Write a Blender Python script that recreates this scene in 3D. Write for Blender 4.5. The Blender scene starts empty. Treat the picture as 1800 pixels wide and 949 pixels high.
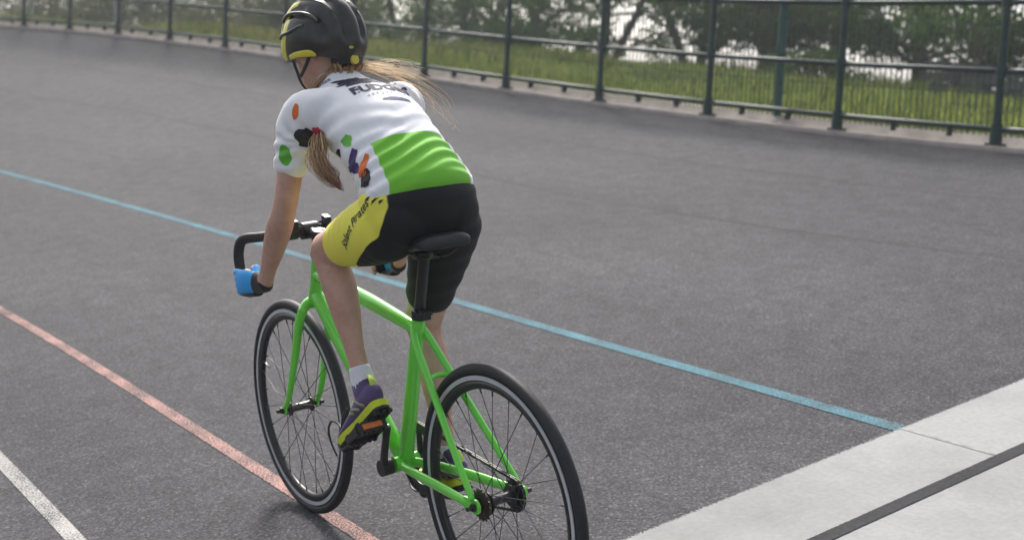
import bpy, bmesh, math, random
import numpy as np
from mathutils import Vector, Matrix
from mathutils.bvhtree import BVHTree
SC = bpy.context.scene
C = SC.collection
rnd = random.Random(7)
rng = np.random.default_rng(7)
R = math.radians

# ------------------------------------------------------------------ camera
CAM = Vector((0.0, 1.0411, 1.2933)); YAW, PITCH, ROLL = -0.60886, -0.09753, 0.05066
fw = Vector((math.cos(PITCH)*math.cos(YAW), math.cos(PITCH)*math.sin(YAW), math.sin(PITCH)))
rt = fw.cross(Vector((0, 0, 1))).normalized(); upv = rt.cross(fw)
rt2 = rt*math.cos(ROLL) + upv*math.sin(ROLL); up2 = -rt*math.sin(ROLL) + upv*math.cos(ROLL)
cd = bpy.data.cameras.new('camera'); cam = bpy.data.objects.new('camera', cd); C.objects.link(cam)
m = Matrix((rt2, up2, -fw)).transposed().to_4x4(); m.translation = CAM; cam.matrix_world = m
cd.sensor_width = 36; cd.lens = 36*2231.7/1800; cd.shift_y = (415.96-474.5)/1800
cd.clip_start = 0.05; cd.clip_end = 2000
cd.dof.use_dof = True; cd.dof.focus_distance = 3.15; cd.dof.aperture_fstop = 3.5
SC.camera = cam

# ------------------------------------------------------------------ sky, sun, exposure
SUN_AZ, SUN_EL = R(-20), R(46)
w = bpy.data.worlds.new('World'); SC.world = w; w.use_nodes = True
nt = w.node_tree; nt.nodes.clear()
sky = nt.nodes.new('ShaderNodeTexSky'); sky.sky_type = 'NISHITA'; sky.sun_disc = False
sky.sun_elevation = SUN_EL; sky.sun_rotation = R(90) - SUN_AZ
sky.air_density = 1.0; sky.dust_density = 5.0; sky.ozone_density = 1.0
hs = nt.nodes.new('ShaderNodeHueSaturation'); hs.inputs['Saturation'].default_value = 0.45
bg = nt.nodes.new('ShaderNodeBackground'); bg.inputs['Strength'].default_value = 0.125
ow = nt.nodes.new('ShaderNodeOutputWorld')
nt.links.new(sky.outputs[0], hs.inputs['Color']); nt.links.new(hs.outputs[0], bg.inputs[0]); nt.links.new(bg.outputs[0], ow.inputs[0])
sl = bpy.data.lights.new('sun', 'SUN'); sl.energy = 2.1; sl.angle = R(9); sl.color = (1.0, 0.96, 0.90)
so = bpy.data.objects.new('sun', sl); C.objects.link(so)
sd = Vector((math.cos(SUN_EL)*math.cos(SUN_AZ), math.cos(SUN_EL)*math.sin(SUN_AZ), math.sin(SUN_EL)))
so.rotation_euler = sd.to_track_quat('Z', 'Y').to_euler()
SC.view_settings.view_transform = 'Standard'; SC.view_settings.look = 'None'
SC.view_settings.gamma = 1; SC.view_settings.use_curve_mapping = False
SC.view_settings.exposure = 0.9

# ------------------------------------------------------------------ helpers
def mesh_np(name, V, F, uv=None, smooth=False):
    """V (n,3), F (m,k) all faces the same size"""
    V = np.asarray(V, np.float32); F = np.asarray(F, np.int32)
    me = bpy.data.meshes.new(name); k = F.shape[1]
    me.vertices.add(len(V)); me.vertices.foreach_set('co', V.ravel())
    me.loops.add(F.size); me.loops.foreach_set('vertex_index', F.ravel())
    me.polygons.add(len(F)); me.polygons.foreach_set('loop_start', np.arange(0, F.size, k, dtype=np.int32))
    me.polygons.foreach_set('use_smooth', np.full(len(F), smooth))
    if uv is not None:
        l = me.uv_layers.new(name='UVMap'); l.data.foreach_set('uv', np.asarray(uv, np.float32)[F.ravel()].ravel())
    me.update(calc_edges=True)
    return me
def link(name, me, mat=None, parent=None):
    o = bpy.data.objects.new(name, me); C.objects.link(o)
    if mat is not None:
        for mm in (mat if isinstance(mat, (list, tuple)) else [mat]): me.materials.append(mm)
    if parent is not None: o.parent = parent
    return o
def tag(o, label=None, cat=None, group=None, kind=None):
    if label: o['label'] = label
    if cat: o['category'] = cat
    if group: o['group'] = group
    if kind: o['kind'] = kind
    return o
def empty(name, M, label=None, cat=None, group=None):
    o = bpy.data.objects.new(name, None); C.objects.link(o); o.empty_display_size = .1
    o.matrix_world = M if isinstance(M, Matrix) else Matrix.Translation(M)
    return tag(o, label, cat, group)
class MB:
    """collects shapes into one mesh"""
    def __init__(s): s.v = []; s.f = []
    def add(s, V, F):
        n = len(s.v); s.v += [tuple(v) for v in V]; s.f += [tuple(i+n for i in f) for f in F]; return s
    def mesh(s, name, smooth=True):
        me = bpy.data.meshes.new(name); me.from_pydata(s.v, [], s.f); me.update()
        if smooth: me.polygons.foreach_set('use_smooth', [True]*len(me.polygons))
        return me
    def build(s, name, mat, parent=None, smooth=True, auto=None):
        me = s.mesh(name, smooth)
        if auto: me.set_sharp_from_angle(angle=R(auto))
        return link(name, me, mat, parent)
def catmull(P, n):
    P = np.asarray(P, float); Q = np.vstack([2*P[0]-P[1], P, 2*P[-1]-P[-2]]); out = []
    for i in range(1, len(Q)-2):
        a, b, c, d = Q[i-1], Q[i], Q[i+1], Q[i+2]
        for t in np.arange(n)/n:
            out.append(.5*((2*b)+(-a+c)*t+(2*a-5*b+4*c-d)*t*t+(-a+3*b-3*c+d)*t**3))
    out.append(P[-1]); return np.array(out)
def tube(path, seg=12, sub=6, side=None, cap=True, closed=False):
    """path rows: x y z r  or  x y z rside rother ; returns V,F of a closed tapered tube"""
    P = np.asarray([tuple(q) if len(q) == 5 else (q[0], q[1], q[2], q[3], q[3]) for q in path], float)
    if sub > 1 and len(P) > 1: P = catmull(P, sub)
    n = len(P); X = P[:, :3]
    T = np.gradient(X, axis=0); T /= np.linalg.norm(T, axis=1)[:, None]
    if side is None:
        a = np.array([0, 0, 1.]) if abs(T[0][2]) < .9 else np.array([1., 0, 0]); S0 = np.cross(T[0], a)
    else: S0 = np.asarray(side, float)
    rings = []; S = S0
    A = np.linspace(0, 2*np.pi, seg, endpoint=False)
    for i in range(n):
        if side is not None: S = S0
        S = S - T[i]*(S@T[i]); S = S/np.linalg.norm(S); B = np.cross(T[i], S)
        rings.append((X[i], S, B, P[i, 3], P[i, 4], T[i]))
    V = []; 
    def ring(c, S, B, a, b): 
        V.extend([c + S*a*math.cos(t) + B*b*math.sin(t) for t in A])
    if cap:
        c, S, B, a, b, t = rings[0]; rr = min(a, b)
        for k in (.95, .75, .4): ring(c - t*rr*.55*math.sqrt(1-(1-k)**2) if False else c - t*rr*.5*k, S, B, a*math.sqrt(1-k*k), b*math.sqrt(1-k*k))
        V[:] = V  # end rings in order tip..start
    for c, S, B, a, b, t in rings: ring(c, S, B, a, b)
    if cap:
        c, S, B, a, b, t = rings[-1]; rr = min(a, b)
        for k in (.4, .75, .95): ring(c + t*rr*.5*k, S, B, a*math.sqrt(1-k*k), b*math.sqrt(1-k*k))
    N = len(V)//seg; F = []
    for i in range(N-1):
        for j in range(seg):
            j2 = (j+1) % seg; F.append((i*seg+j, i*seg+j2, (i+1)*seg+j2, (i+1)*seg+j))
    F.append(tuple(range(seg))[::-1]); F.append(tuple(range((N-1)*seg, N*seg)))
    return V, F
def bar(a, b, r, r2=None, seg=10):
    return tube([(*a, r), (*b, r if r2 is None else r2)], seg, 1)
def cyl(c, axis, r, h, seg=24, r2=None):
    """flat-ended cylinder centred at c"""
    c = np.asarray(c, float); ax = np.asarray(axis, float); ax /= np.linalg.norm(ax)
    a = np.cross(ax, [0, 0, 1.] if abs(ax[2]) < .9 else [1., 0, 0]); a /= np.linalg.norm(a); b = np.cross(ax, a)
    V = []
    for s, rr in ((-.5, r), (.5, r if r2 is None else r2)):
        for i in range(seg):
            t = 2*math.pi*i/seg; V.append(c+ax*h*s+a*rr*math.cos(t)+b*rr*math.sin(t))
    F = [(i, (i+1) % seg, seg+(i+1) % seg, seg+i) for i in range(seg)]
    F += [tuple(range(seg))[::-1], tuple(range(seg, 2*seg))]
    return V, F
def box(c, ex, ey, ez):
    c, ex, ey, ez = (np.asarray(q, float) for q in (c, ex, ey, ez))
    V = [c+ex*i+ey*j+ez*k for k in (-1, 1) for j in (-1, 1) for i in (-1, 1)]
    return V, [(0, 2, 3, 1), (4, 5, 7, 6), (0, 1, 5, 4), (2, 6, 7, 3), (0, 4, 6, 2), (1, 3, 7, 5)]
def lathe(profile, c, axis, seg=72, closed=True):
    """profile of (radius, offset along axis), closed loop -> ring solid"""
    c = np.asarray(c, float); ax = np.asarray(axis, float); ax /= np.linalg.norm(ax)
    a = np.cross(ax, [0, 0, 1.] if abs(ax[2]) < .9 else [1., 0, 0]); a /= np.linalg.norm(a); b = np.cross(ax, a)
    V = []; k = len(profile)
    for i in range(seg):
        t = 2*math.pi*i/seg; d = a*math.cos(t)+b*math.sin(t)
        for r, h in profile: V.append(c+d*r+ax*h)
    F = []
    for i in range(seg):
        i2 = (i+1) % seg
        for j in range(k if closed else k-1):
            j2 = (j+1) % k; F.append((i*k+j, i*k+j2, i2*k+j2, i2*k+j))
    return V, F
def ellipsoid(c, ax, ay, az, nu=20, nv=12):
    c, ax, ay, az = (np.asarray(q, float) for q in (c, ax, ay, az)); V = []; F = []
    for i in range(1, nv):
        ph = math.pi*i/nv
        for j in range(nu):
            t = 2*math.pi*j/nu; V.append(c+ax*math.sin(ph)*math.cos(t)+ay*math.sin(ph)*math.sin(t)+az*math.cos(ph))
    for i in range(nv-2):
        for j in range(nu): F.append((i*nu+j, (i+1)*nu+j, (i+1)*nu+(j+1) % nu, i*nu+(j+1) % nu))
    n = len(V); V += [c+az, c-az]
    for j in range(nu): F.append((n, j, (j+1) % nu)); F.append((n+1, (nv-2)*nu+(j+1) % nu, (nv-2)*nu+j))
    return V, F
def fuse(parts, voxel, it=6, fac=.5):
    """union of closed parts -> one smooth continuous mesh"""
    mb = MB()
    for V, F in parts: mb.add(V, F)
    me = mb.mesh('tmp'); bm = bmesh.new(); bm.from_mesh(me); bmesh.ops.recalc_face_normals(bm, faces=bm.faces); bm.to_mesh(me); bm.free()
    o = bpy.data.objects.new('tmp', me); C.objects.link(o)
    md = o.modifiers.new('r', 'REMESH'); md.mode = 'VOXEL'; md.voxel_size = voxel; md.use_smooth_shade = True
    if it:
        s = o.modifiers.new('s', 'SMOOTH'); s.factor = fac; s.iterations = it
    dg = bpy.context.evaluated_depsgraph_get(); dg.update()
    r = bpy.data.meshes.new_from_object(o.evaluated_get(dg))
    bpy.data.objects.remove(o); bpy.data.meshes.remove(me)
    r.polygons.foreach_set('use_smooth', [True]*len(r.polygons))
    return r
def coords(me):
    a = np.empty(len(me.vertices)*3, np.float32); me.vertices.foreach_get('co', a); return a.reshape(-1, 3)
def normals(me):
    a = np.empty(len(me.vertices)*3, np.float32); me.vertex_normals.foreach_get('vector', a); return a.reshape(-1, 3)
def setco(me, a): me.vertices.foreach_set('co', np.asarray(a, np.float32).ravel()); me.update()
def attr(me, name, val):
    a = me.attributes.new(name, 'FLOAT', 'POINT'); a.data.foreach_set('value', np.asarray(val, np.float32))
def sstep(a, b, x): t = np.clip((x-a)/(b-a), 0, 1); return t*t*(3-2*t)

# ------------------------------------------------------------------ materials
class NT:
    def __init__(s, name):
        s.m = bpy.data.materials.new(name); s.m.use_nodes = True; s.t = s.m.node_tree
        s.b = s.t.nodes['Principled BSDF']; s.out = s.t.nodes['Material Output']
    def n(s, typ, **kw):
        q = s.t.nodes.new(typ)
        for k, v in kw.items():
            if k.startswith('i_'):
                key = k[2:].replace('_', ' '); q.inputs[key].default_value = v
            else: setattr(q, k, v)
        return q
    def l(s, a, b): s.t.links.new(a, b)
    def coord(s, which='Object', scale=None):
        c = s.n('ShaderNodeTexCoord').outputs[which]
        if scale is not None:
            mp = s.n('ShaderNodeMapping'); mp.inputs['Scale'].default_value = scale; s.l(c, mp.inputs[0]); return mp.outputs[0]
        return c
    def noise(s, co, scale, detail=3, rough=.55):
        q = s.n('ShaderNodeTexNoise', i_Scale=scale, i_Detail=detail, i_Roughness=rough); s.l(co, q.inputs['Vector']); return q.outputs['Fac']
    def ramp(s, fac, stops, interp='LINEAR'):
        q = s.n('ShaderNodeValToRGB'); q.color_ramp.interpolation = interp
        e = q.color_ramp.elements
        while len(e) < len(stops): e.new(.5)
        for el, (p, c) in zip(e, stops): el.position = p; el.color = (*c, 1) if len(c) == 3 else c
        s.l(fac, q.inputs[0]); return q.outputs['Color']
    def mix(s, fac, a, b, mode='MIX'):
        q = s.n('ShaderNodeMix', data_type='RGBA', blend_type=mode)
        for v, i in ((fac, q.inputs[0]), (a, q.inputs[6]), (b, q.inputs[7])):
            if isinstance(v, bpy.types.NodeSocket): s.l(v, i)
            elif isinstance(v, (int, float)): i.default_value = v if i.type == 'VALUE' else (v, v, v, 1)
            else: i.default_value = (*v, 1)
        return q.outputs[2]
    def math(s, op, a, b=None, c=None):
        q = s.n('ShaderNodeMath', operation=op)
        for v, i in zip((a, b, c), q.inputs):
            if v is None: continue
            if isinstance(v, bpy.types.NodeSocket): s.l(v, i)
            else: i.default_value = v
        return q.outputs[0]
    def bump(s, h, strength, dist):
        q = s.n('ShaderNodeBump', i_Strength=strength, i_Distance=dist); s.l(h, q.inputs['Height']); s.l(q.outputs[0], s.b.inputs['Normal']); return q
    def attr(s, name): return s.n('ShaderNodeAttribute', attribute_name=name).outputs['Fac']
    def set(s, **kw):
        for k, v in kw.items():
            i = s.b.inputs[k.replace('_', ' ')]
            if isinstance(v, bpy.types.NodeSocket): s.l(v, i)
            elif isinstance(v, tuple) and len(v) == 3 and i.type == 'RGBA': i.default_value = (*v, 1)
            else: i.default_value = v
        return s
def simple(name, col, rough=.5, metal=0.0, var=.12, scale=40, bump=0.0, spec=.5, coat=0.0):
    q = NT(name); co = q.coord('Object'); f = q.noise(co, scale, 4)
    lo = tuple(c*(1-var) for c in col); hi = tuple(min(1, c*(1+var)) for c in col)
    q.set(Base_Color=q.ramp(f, [(.3, lo), (.7, hi)]), Roughness=rough, Metallic=metal, Specular_IOR_Level=spec, Coat_Weight=coat)
    if bump: q.bump(f, bump, .002)
    return q.m

def asphalt_nodes(q):
    co = q.coord('UV')
    v = q.n('ShaderNodeTexVoronoi', i_Scale=150.0); q.l(co, v.inputs['Vector'])
    sep = q.n('ShaderNodeSeparateColor'); q.l(v.outputs['Color'], sep.inputs[0])
    stone = q.ramp(sep.outputs[0], [(0, (.038, .0375, .0415)), (.5, (.058, .0575, .0625)), (.86, (.080, .0795, .085)), (.95, (.106, .105, .110)), (1, (.132, .131, .133))])
    big = q.noise(co, .45, 4); mid = q.noise(co, 7, 4)
    c = q.mix(1.0, stone, q.ramp(big, [(.3, (.86, .86, .87)), (.7, (1.13, 1.13, 1.12))]), 'MULTIPLY')
    c = q.mix(1.0, c, q.ramp(mid, [(.3, (.84, .84, .84)), (.7, (1.14, 1.14, 1.14))]), 'MULTIPLY')
    h = q.math('SUBTRACT', q.math('MULTIPLY', q.noise(co, 90, 2), .6), v.outputs['Distance'])
    return co, c, h
def asphalt():
    q = NT('asphalt'); co, c, h = asphalt_nodes(q)
    # lane joints of the paver along the track and a few wandering hairline cracks
    sx = q.n('ShaderNodeSeparateXYZ'); q.l(co, sx.inputs[0])
    wob = q.math('MULTIPLY', q.math('SUBTRACT', q.noise(co, .35, 3), .5), .35)
    uu = q.math('ADD', sx.outputs[1], wob); fade = q.noise(co, .6, 2)
    for u0, wd, st in ((4.30, .028, .62), (5.55, .03, .45), (3.1, .02, .22), (6.5, .02, .35), (1.35, .012, .25)):
        d = q.math('ABSOLUTE', q.math('SUBTRACT', uu, u0))
        mk = q.n('ShaderNodeMapRange', i_From_Min=wd, i_From_Max=wd*.2, i_To_Min=0.0, i_To_Max=st); mk.clamp = True; q.l(d, mk.inputs[0])
        c = q.mix(q.math('MULTIPLY', mk.outputs[0], q.math('MULTIPLY', fade, 1.9)), c, (.03, .03, .032))
    # strips laid at slightly different tone
    st = q.n('ShaderNodeTexNoise', i_Scale=1.0, i_Detail=2.0); mp = q.n('ShaderNodeMapping'); mp.inputs['Scale'].default_value = (.10, .9, 1); q.l(co, mp.inputs[0]); q.l(mp.outputs[0], st.inputs['Vector'])
    c = q.mix(1.0, c, q.ramp(st.outputs['Fac'], [(.32, (.88, .88, .88)), (.68, (1.12, 1.12, 1.12))]), 'MULTIPLY')
    q.set(Base_Color=c, Roughness=.85, Specular_IOR_Level=.14); q.bump(h, .5, .004)
    return q.m
def paint(name, col, wear, edge=True, lo=.12, bp=.45, gr=.18):
    """road paint in UV (0..1 across in y, metres in x): aggregate shows through where worn"""
    q = NT(name); co, c, h = asphalt_nodes(q)
    n = q.noise(co, 160, 3); n2 = q.noise(co, 5, 3)
    k = q.math('ADD', n, q.math('MULTIPLY', q.math('SUBTRACT', n2, .5), .5))
    pc = q.mix(1.0, col, q.ramp(q.noise(co, 60, 3), [(.3, (1-gr,)*3), (.7, (1+gr*.8,)*3)]), 'MULTIPLY')
    mr = q.n('ShaderNodeMapRange', i_From_Min=wear-.06, i_From_Max=wear+.06, i_To_Min=lo, i_To_Max=1.0); q.l(k, mr.inputs[0])
    st_ = q.noise(co, 2.3, 5, .65); pc = q.mix(1.0, pc, q.ramp(st_, [(.3, (.80, .80, .79)), (.6, (1.04, 1.04, 1.04))]), 'MULTIPLY')
    q.set(Base_Color=q.mix(mr.outputs[0], c, pc), Roughness=.85, Specular_IOR_Level=.12); q.bump(h, bp, .0035)
    if edge:
        e = q.attr('edge')   # 0 at the strip's border, 1 in the middle
        a = q.math('GREATER_THAN', q.math('ADD', e, q.math('MULTIPLY', q.math('SUBTRACT', n, .5), .9)), .16)
        q.set(Alpha=a)
    return q.m
def grassmat(name, a, b, c):
    q = NT(name); oi = q.n('ShaderNodeObjectInfo'); co = q.coord('Object')
    f = q.noise(co, 1.1, 3); g = q.noise(co, 30, 2)
    col = q.mix(q.ramp(g, [(.35, (0, 0, 0)), (.65, (1, 1, 1))]), q.ramp(f, [(.3, a), (.52, b), (.72, c)]), b)
    q.set(Base_Color=col, Roughness=.9, Specular_IOR_Level=.06)
    tr = q.n('ShaderNodeBsdfTranslucent'); q.l(col, tr.inputs[0]); mx = q.n('ShaderNodeMixShader'); mx.inputs[0].default_value = .5
    q.l(q.b.outputs[0], mx.inputs[1]); q.l(tr.outputs[0], mx.inputs[2]); q.l(mx.outputs[0], q.out.inputs[0]); return q.m
def fabric(name, col, rough=.75, sheen=.3, var=.06, weave=900, tw=.18):
    q = NT(name); co = q.coord('Object'); f = q.noise(co, 9, 4); g = q.noise(co, weave, 1)
    lo = tuple(x*(1-var) for x in col); hi = tuple(min(1, x*(1+var)) for x in col)
    q.set(Base_Color=q.ramp(f, [(.3, lo), (.7, hi)]), Roughness=rough, Sheen_Weight=sheen, Specular_IOR_Level=.3)
    q.bump(g, tw, .0006); return q

M_ASPH = asphalt()
M_BLUE = paint('blue_paint', (.098, .222, .272), .46)
M_RED = paint('red_paint', (.45, .27, .235), .51)
M_WHITE = paint('white_paint', (.42, .41, .39), .47)
M_FIN = paint('finish_white_paint', (.305, .305, .305), .26, lo=.96, bp=.08, gr=.08)
M_BLACKP = paint('black_paint', (.045, .045, .048), .20)
M_KERB = simple('kerb_concrete', (.36, .315, .285), .85, var=.22, scale=6, bump=.4)
M_GREENSTEEL = simple('green_steel_paint', (.014, .040, .038), .42, var=.3, scale=12, spec=.5)
M_TEAL = simple('teal_steel_paint', (.012, .085, .080), .42, var=.25, scale=12)
M_WIRE = simple('wire_coating', (.05, .085, .06), .45, var=.2)
M_FRAME = simple('green_frame_paint', (.15, .70, .05), .24, var=.04, scale=8, coat=.6)
M_BLACK = simple('black_metal', (.018, .018, .020), .38, var=.2)
M_RUBBER = simple('rubber', (.020, .020, .023), .62, var=.25, scale=90, bump=.15)
M_RIM = simple('rim_black', (.016, .016, .018), .33, var=.2)
M_ALU = simple('brushed_aluminium', (.62, .63, .65), .30, metal=1.0, var=.1)
M_BRAKE = simple('machined_brake_track', (.60, .62, .65), .32, metal=.35, var=.06)
M_STEEL = simple('dark_steel', (.10, .095, .09), .35, metal=.9, var=.3)
M_COG = simple('oily_cog', (.055, .042, .034), .45, metal=.5, var=.4, scale=80)
M_SPOKE = simple('black_spoke', (.05, .05, .055), .35, metal=.4)
M_TAPE = simple('bar_tape', (.017, .017, .019), .6, var=.3, scale=120, bump=.3)
M_SADDLE = simple('saddle_vinyl', (.016, .016, .018), .42, var=.2, scale=200, bump=.2)
M_ORANGE = simple('orange_reflector', (.62, .16, .03), .25, var=.25, scale=160)
M_PINK = simple('white_plastic', (.8, .8, .8), .4)
M_EYE = simple('eye_dark', (.03, .02, .015), .2)

# ------------------------------------------------------------------ the track (ruled banked surface)
XS, LK, K1, SB, BS, LB, WT = 3.4605, 2.2611, .015805, 3.4867, .17037, 19.855, 7.027
BETA0 = .167453
S_GRID = np.concatenate([np.arange(-14, -2, .5), np.arange(-2, 40, .1), np.arange(40, 85.01, .5)])
_f = np.arange(-14, 85.01, .02)
_k = K1*np.clip((_f-XS)/LK, 0, 1); _th = np.concatenate([[0], np.cumsum((_k[1:]+_k[:-1])/2*.02)])
_x = -14+np.concatenate([[0], np.cumsum(np.cos(_th[:-1])*.02)]); _y = np.concatenate([[0], np.cumsum(np.sin(_th[:-1])*.02)])
def bank(s): t = np.clip((s-SB)/LB, 0, 1); return BETA0+BS*t*t*(3-2*t)
def surf(s, u, h=0.0):
    """world point at distance s along and u across (0 = inner line, positive up the banking), h above"""
    s = np.asarray(s, float); u = np.asarray(u, float)
    th = np.interp(s, _f, _th); x = np.interp(s, _f, _x); y = np.interp(s, _f, _y); b = bank(s)
    uf = np.minimum(u, -.35); ub = np.maximum(u, -.35)       # flat apron inside the inner edge
    cu = ub*np.cos(b)+(uf+.35); z = ub*np.sin(b)+0*uf
    return np.stack(np.broadcast_arrays(x+np.sin(th)*cu, y-np.cos(th)*cu, z+h), -1)
def strip(name, mat, u0, u1, s=None, h=.0022, nu=4, parent=None, border=True):
    s = S_GRID if s is None else s
    U = np.linspace(u0, u1, nu+1)
    SS, UU = np.meshgrid(s, U, indexing='ij'); V = surf(SS, UU, h).reshape(-1, 3)
    ns, n = len(s), nu+1
    i = np.arange(ns-1)[:, None]*n+np.arange(nu)[None]; F = np.stack([i, i+1, i+n+1, i+n], -1).reshape(-1, 4)[:, ::-1]
    me = mesh_np(name, V, F, np.stack([SS, UU], -1).reshape(-1, 2), True)
    if border:
        e = np.minimum(UU-u0, u1-UU)/((u1-u0)/2)
        attr(me, 'edge', np.clip(e*3, 0, 1).ravel())
    return link(name, me, mat, parent)
track = tag(strip('track', M_ASPH, -6.0, WT+.02, h=0, nu=40, border=False), kind='structure')
strip('white_line', M_WHITE, -.026, .026, nu=6, parent=track)
strip('red_line', M_RED, .6187-.025, .6187+.025, nu=6, parent=track)
sblue = np.concatenate([[2.1183+.355], S_GRID[S_GRID > 2.1183+.40]])
strip('blue_line', M_BLUE, 2.2344-.030, 2.2344+.030, s=sblue, nu=6, parent=track)
def cross_strip(name, mat, s0, s1, u0, u1, h):
    o = strip(name, mat, u0, u1, s=np.linspace(s0, s1, 15), h=h, nu=60, border=False, parent=track)
    s_, u_ = np.meshgrid(np.linspace(s0, s1, 15), np.linspace(u0, u1, 61), indexing='ij')
    attr(o.data, 'edge', np.clip(np.minimum(s_-s0, s1-s_)/(s1-s0)*2*(8 if s1-s0 > .2 else 3), 0, 1).ravel()); return o
XF = 2.1183
cross_strip('finish_band', M_FIN, XF-.37, XF+.37, -.2, 6.95, .0035)
cross_strip('finish_line', M_BLACKP, XF-.024, XF+.024, -.2, 6.95, .0060)
# old blue line ghosting through the white band as a thin grey joint
strip('old_line_joint', simple('grey_joint', (.25, .255, .26), .8, var=.3, scale=30), 2.226, 2.238, s=np.linspace(XF+.03, XF+.36, 8), h=.0050, nu=1, parent=track, border=False)

# kerb along the top of the banking
def sweep(name, prof, mat, s, parent=None):
    """profile of (u offset from WT, height) swept along the top edge"""
    base = surf(s, np.full(len(s), WT)); th = np.interp(s, _f, _th); n = np.stack([np.sin(th), -np.cos(th), 0*th], -1)
    V = np.concatenate([[base+n*a+np.array([0, 0, b])] for a, b in prof]).transpose(1, 0, 2); k = len(prof)
    i = np.arange(len(s)-1)[:, None]*k+np.arange(k-1)[None]; F = np.stack([i, i+1, i+k+1, i+k], -1).reshape(-1, 4)[:, ::-1]
    uv = np.stack(np.broadcast_arrays(s[:, None], np.array([a for a, b in prof])[None]), -1).reshape(-1, 2)
    return link(name, mesh_np(name, V.reshape(-1, 3), F, uv, False), mat, parent)
kerb = tag(sweep('kerb', [(-.075, -.05), (-.07, .018), (-.06, .026), (.040, .028), (.085, .088), (.095, .095), (.24, .10), (.255, .09), (.255, -.3)], M_KERB, np.arange(-14, 60, .25)), kind='structure')

# ground: one sheet to the horizon, and the bank that rises behind the railing
M_TURF = grassmat('turf', (.030, .045, .014), (.055, .085, .020), (.10, .11, .035))
g = MB().add([(-260, -260, -.10), (260, -260, -.10), (260, 260, -.10), (-260, 260, -.10)], [(0, 1, 2, 3)])
tag(g.build('ground', M_TURF, smooth=False), kind='structure')
def bank_pt(s, d):
    """point on the grass bank: s along, d metres outside the kerb"""
    s = np.asarray(s, float); d = np.asarray(d, float)
    b = surf(s, np.full(s.shape, WT)); th = np.interp(s, _f, _th)
    z = b[..., 2]+.065+(.32-.004*np.clip(s, 0, 30))*sstep(.2, 8.5, d)+.06*np.sin(s*1.3+d*.8)*sstep(1, 4, d)+.05*np.sin(s*.47-d*1.9)*sstep(1, 4, d)
    z = z*(1-sstep(14, 60, d))+2.2*sstep(14, 60, d)
    dd = d+.24
    return np.stack([b[..., 0]+np.sin(th)*dd, b[..., 1]-np.cos(th)*dd, z], -1)
dl = np.concatenate([np.arange(0, 12, .4), np.arange(12, 40, 4), [40, 60, 90, 140]]); slist = np.arange(-14, 84, .5)
SS, DD = np.meshgrid(slist, dl, indexing='ij'); V = bank_pt(SS, DD).reshape(-1, 3); k = len(dl)
i = np.arange(len(slist)-1)[:, None]*k+np.arange(k-1)[None]; F = np.stack([i, i+1, i+k+1, i+k], -1).reshape(-1, 4)[:, ::-1]
tag(link('grass_bank', mesh_np('grass_bank', V, F, None, True), M_TURF), kind='structure')
# ------------------------------------------------------------------ railing along the top
_sf = np.arange(-2, 60, .02); _fp = surf(_sf, np.full(len(_sf), WT)); _al = np.concatenate([[0], np.cumsum(np.linalg.norm(np.diff(_fp[:, :2], axis=0), axis=1))])
def s_of(a): return np.interp(a, _al, _sf) if a >= 0 else -2+a
POST0, PITCHP = 7.4809, 1.42025
NP0, NP1 = -7, 24
post_s = [float(s_of(POST0+PITCHP*k)) for k in range(NP0, NP1)]
def rail_pt(s, h, off=0.0):
    b = surf(np.array([s]), np.array([WT]))[0]; t = float(np.interp(s, _f, _th)); return b+np.array([math.sin(t)*off, -math.cos(t)*off, h+.028])
fence = empty('railing', Vector(rail_pt(post_s[8], -.028)), 'dark green tubular steel railing with wire mesh along the top of the banking', 'fence')
bpy.context.view_layer.update(); FO = np.array(fence.location)
HB, HM, HT, HT2 = .115, .525, 1.005, 1.50
pm = MB(); pm.add(*cyl((0, 0, .78), (0, 0, 1), .030, 1.56, 14)); pm.add(*box((0, 0, .008), (.055, 0, 0), (0, .05, 0), (0, 0, .008)))
pm.add(*cyl((0, 0, .045), (0, 0, 1), .045, .075, 14)); pm.add(*ellipsoid((0, 0, 1.56), (.031, 0, 0), (0, .031, 0), (0, 0, .018), 12, 6))
for h in (HB, HM, HT, HT2): pm.add(*cyl((0, 0, h), (0, 0, 1), .040, .075, 14))
post_me = pm.mesh('post'); post_me.set_sharp_from_angle(angle=R(35)); post_me.materials.append(M_GREENSTEEL)
cm = MB(); cm.add(*box((0, 0, .045), (.007, 0, 0), (0, .026, 0), (0, 0, .038))); cm.add(*cyl((0, -.03, .05), (0, 1, 0), .012, .02, 8))
clip_me = cm.mesh('clip', False); clip_me.materials.append(M_GREENSTEEL)
def wire_panel(L, rise):
    """welded mesh for one bay in local x (along) z (up), sheared to the slope"""
    mb = MB(); r = .0036; n = int(L/.05)
    for i in range(1, n):
        x = L*i/n; z = rise*i/n
        mb.add(*box((x, 0, z+.79), (r, 0, 0), (0, r, 0), (0, 0, .73)))
    for z in (.065, .115, .36, .60, .84, 1.08, 1.30, 1.50):
        mb.add([(0, -r, z), (L, -r, z+rise), (L, r, z+rise), (0, r, z), (0, -r, z+2*r), (L, -r, z+rise+2*r), (L, r, z+rise+2*r), (0, r, z+2*r)], [(0, 3, 2, 1), (4, 5, 6, 7), (0, 1, 5, 4), (2, 3, 7, 6), (1, 2, 6, 5), (0, 4, 7, 3)])
    return mb
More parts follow.
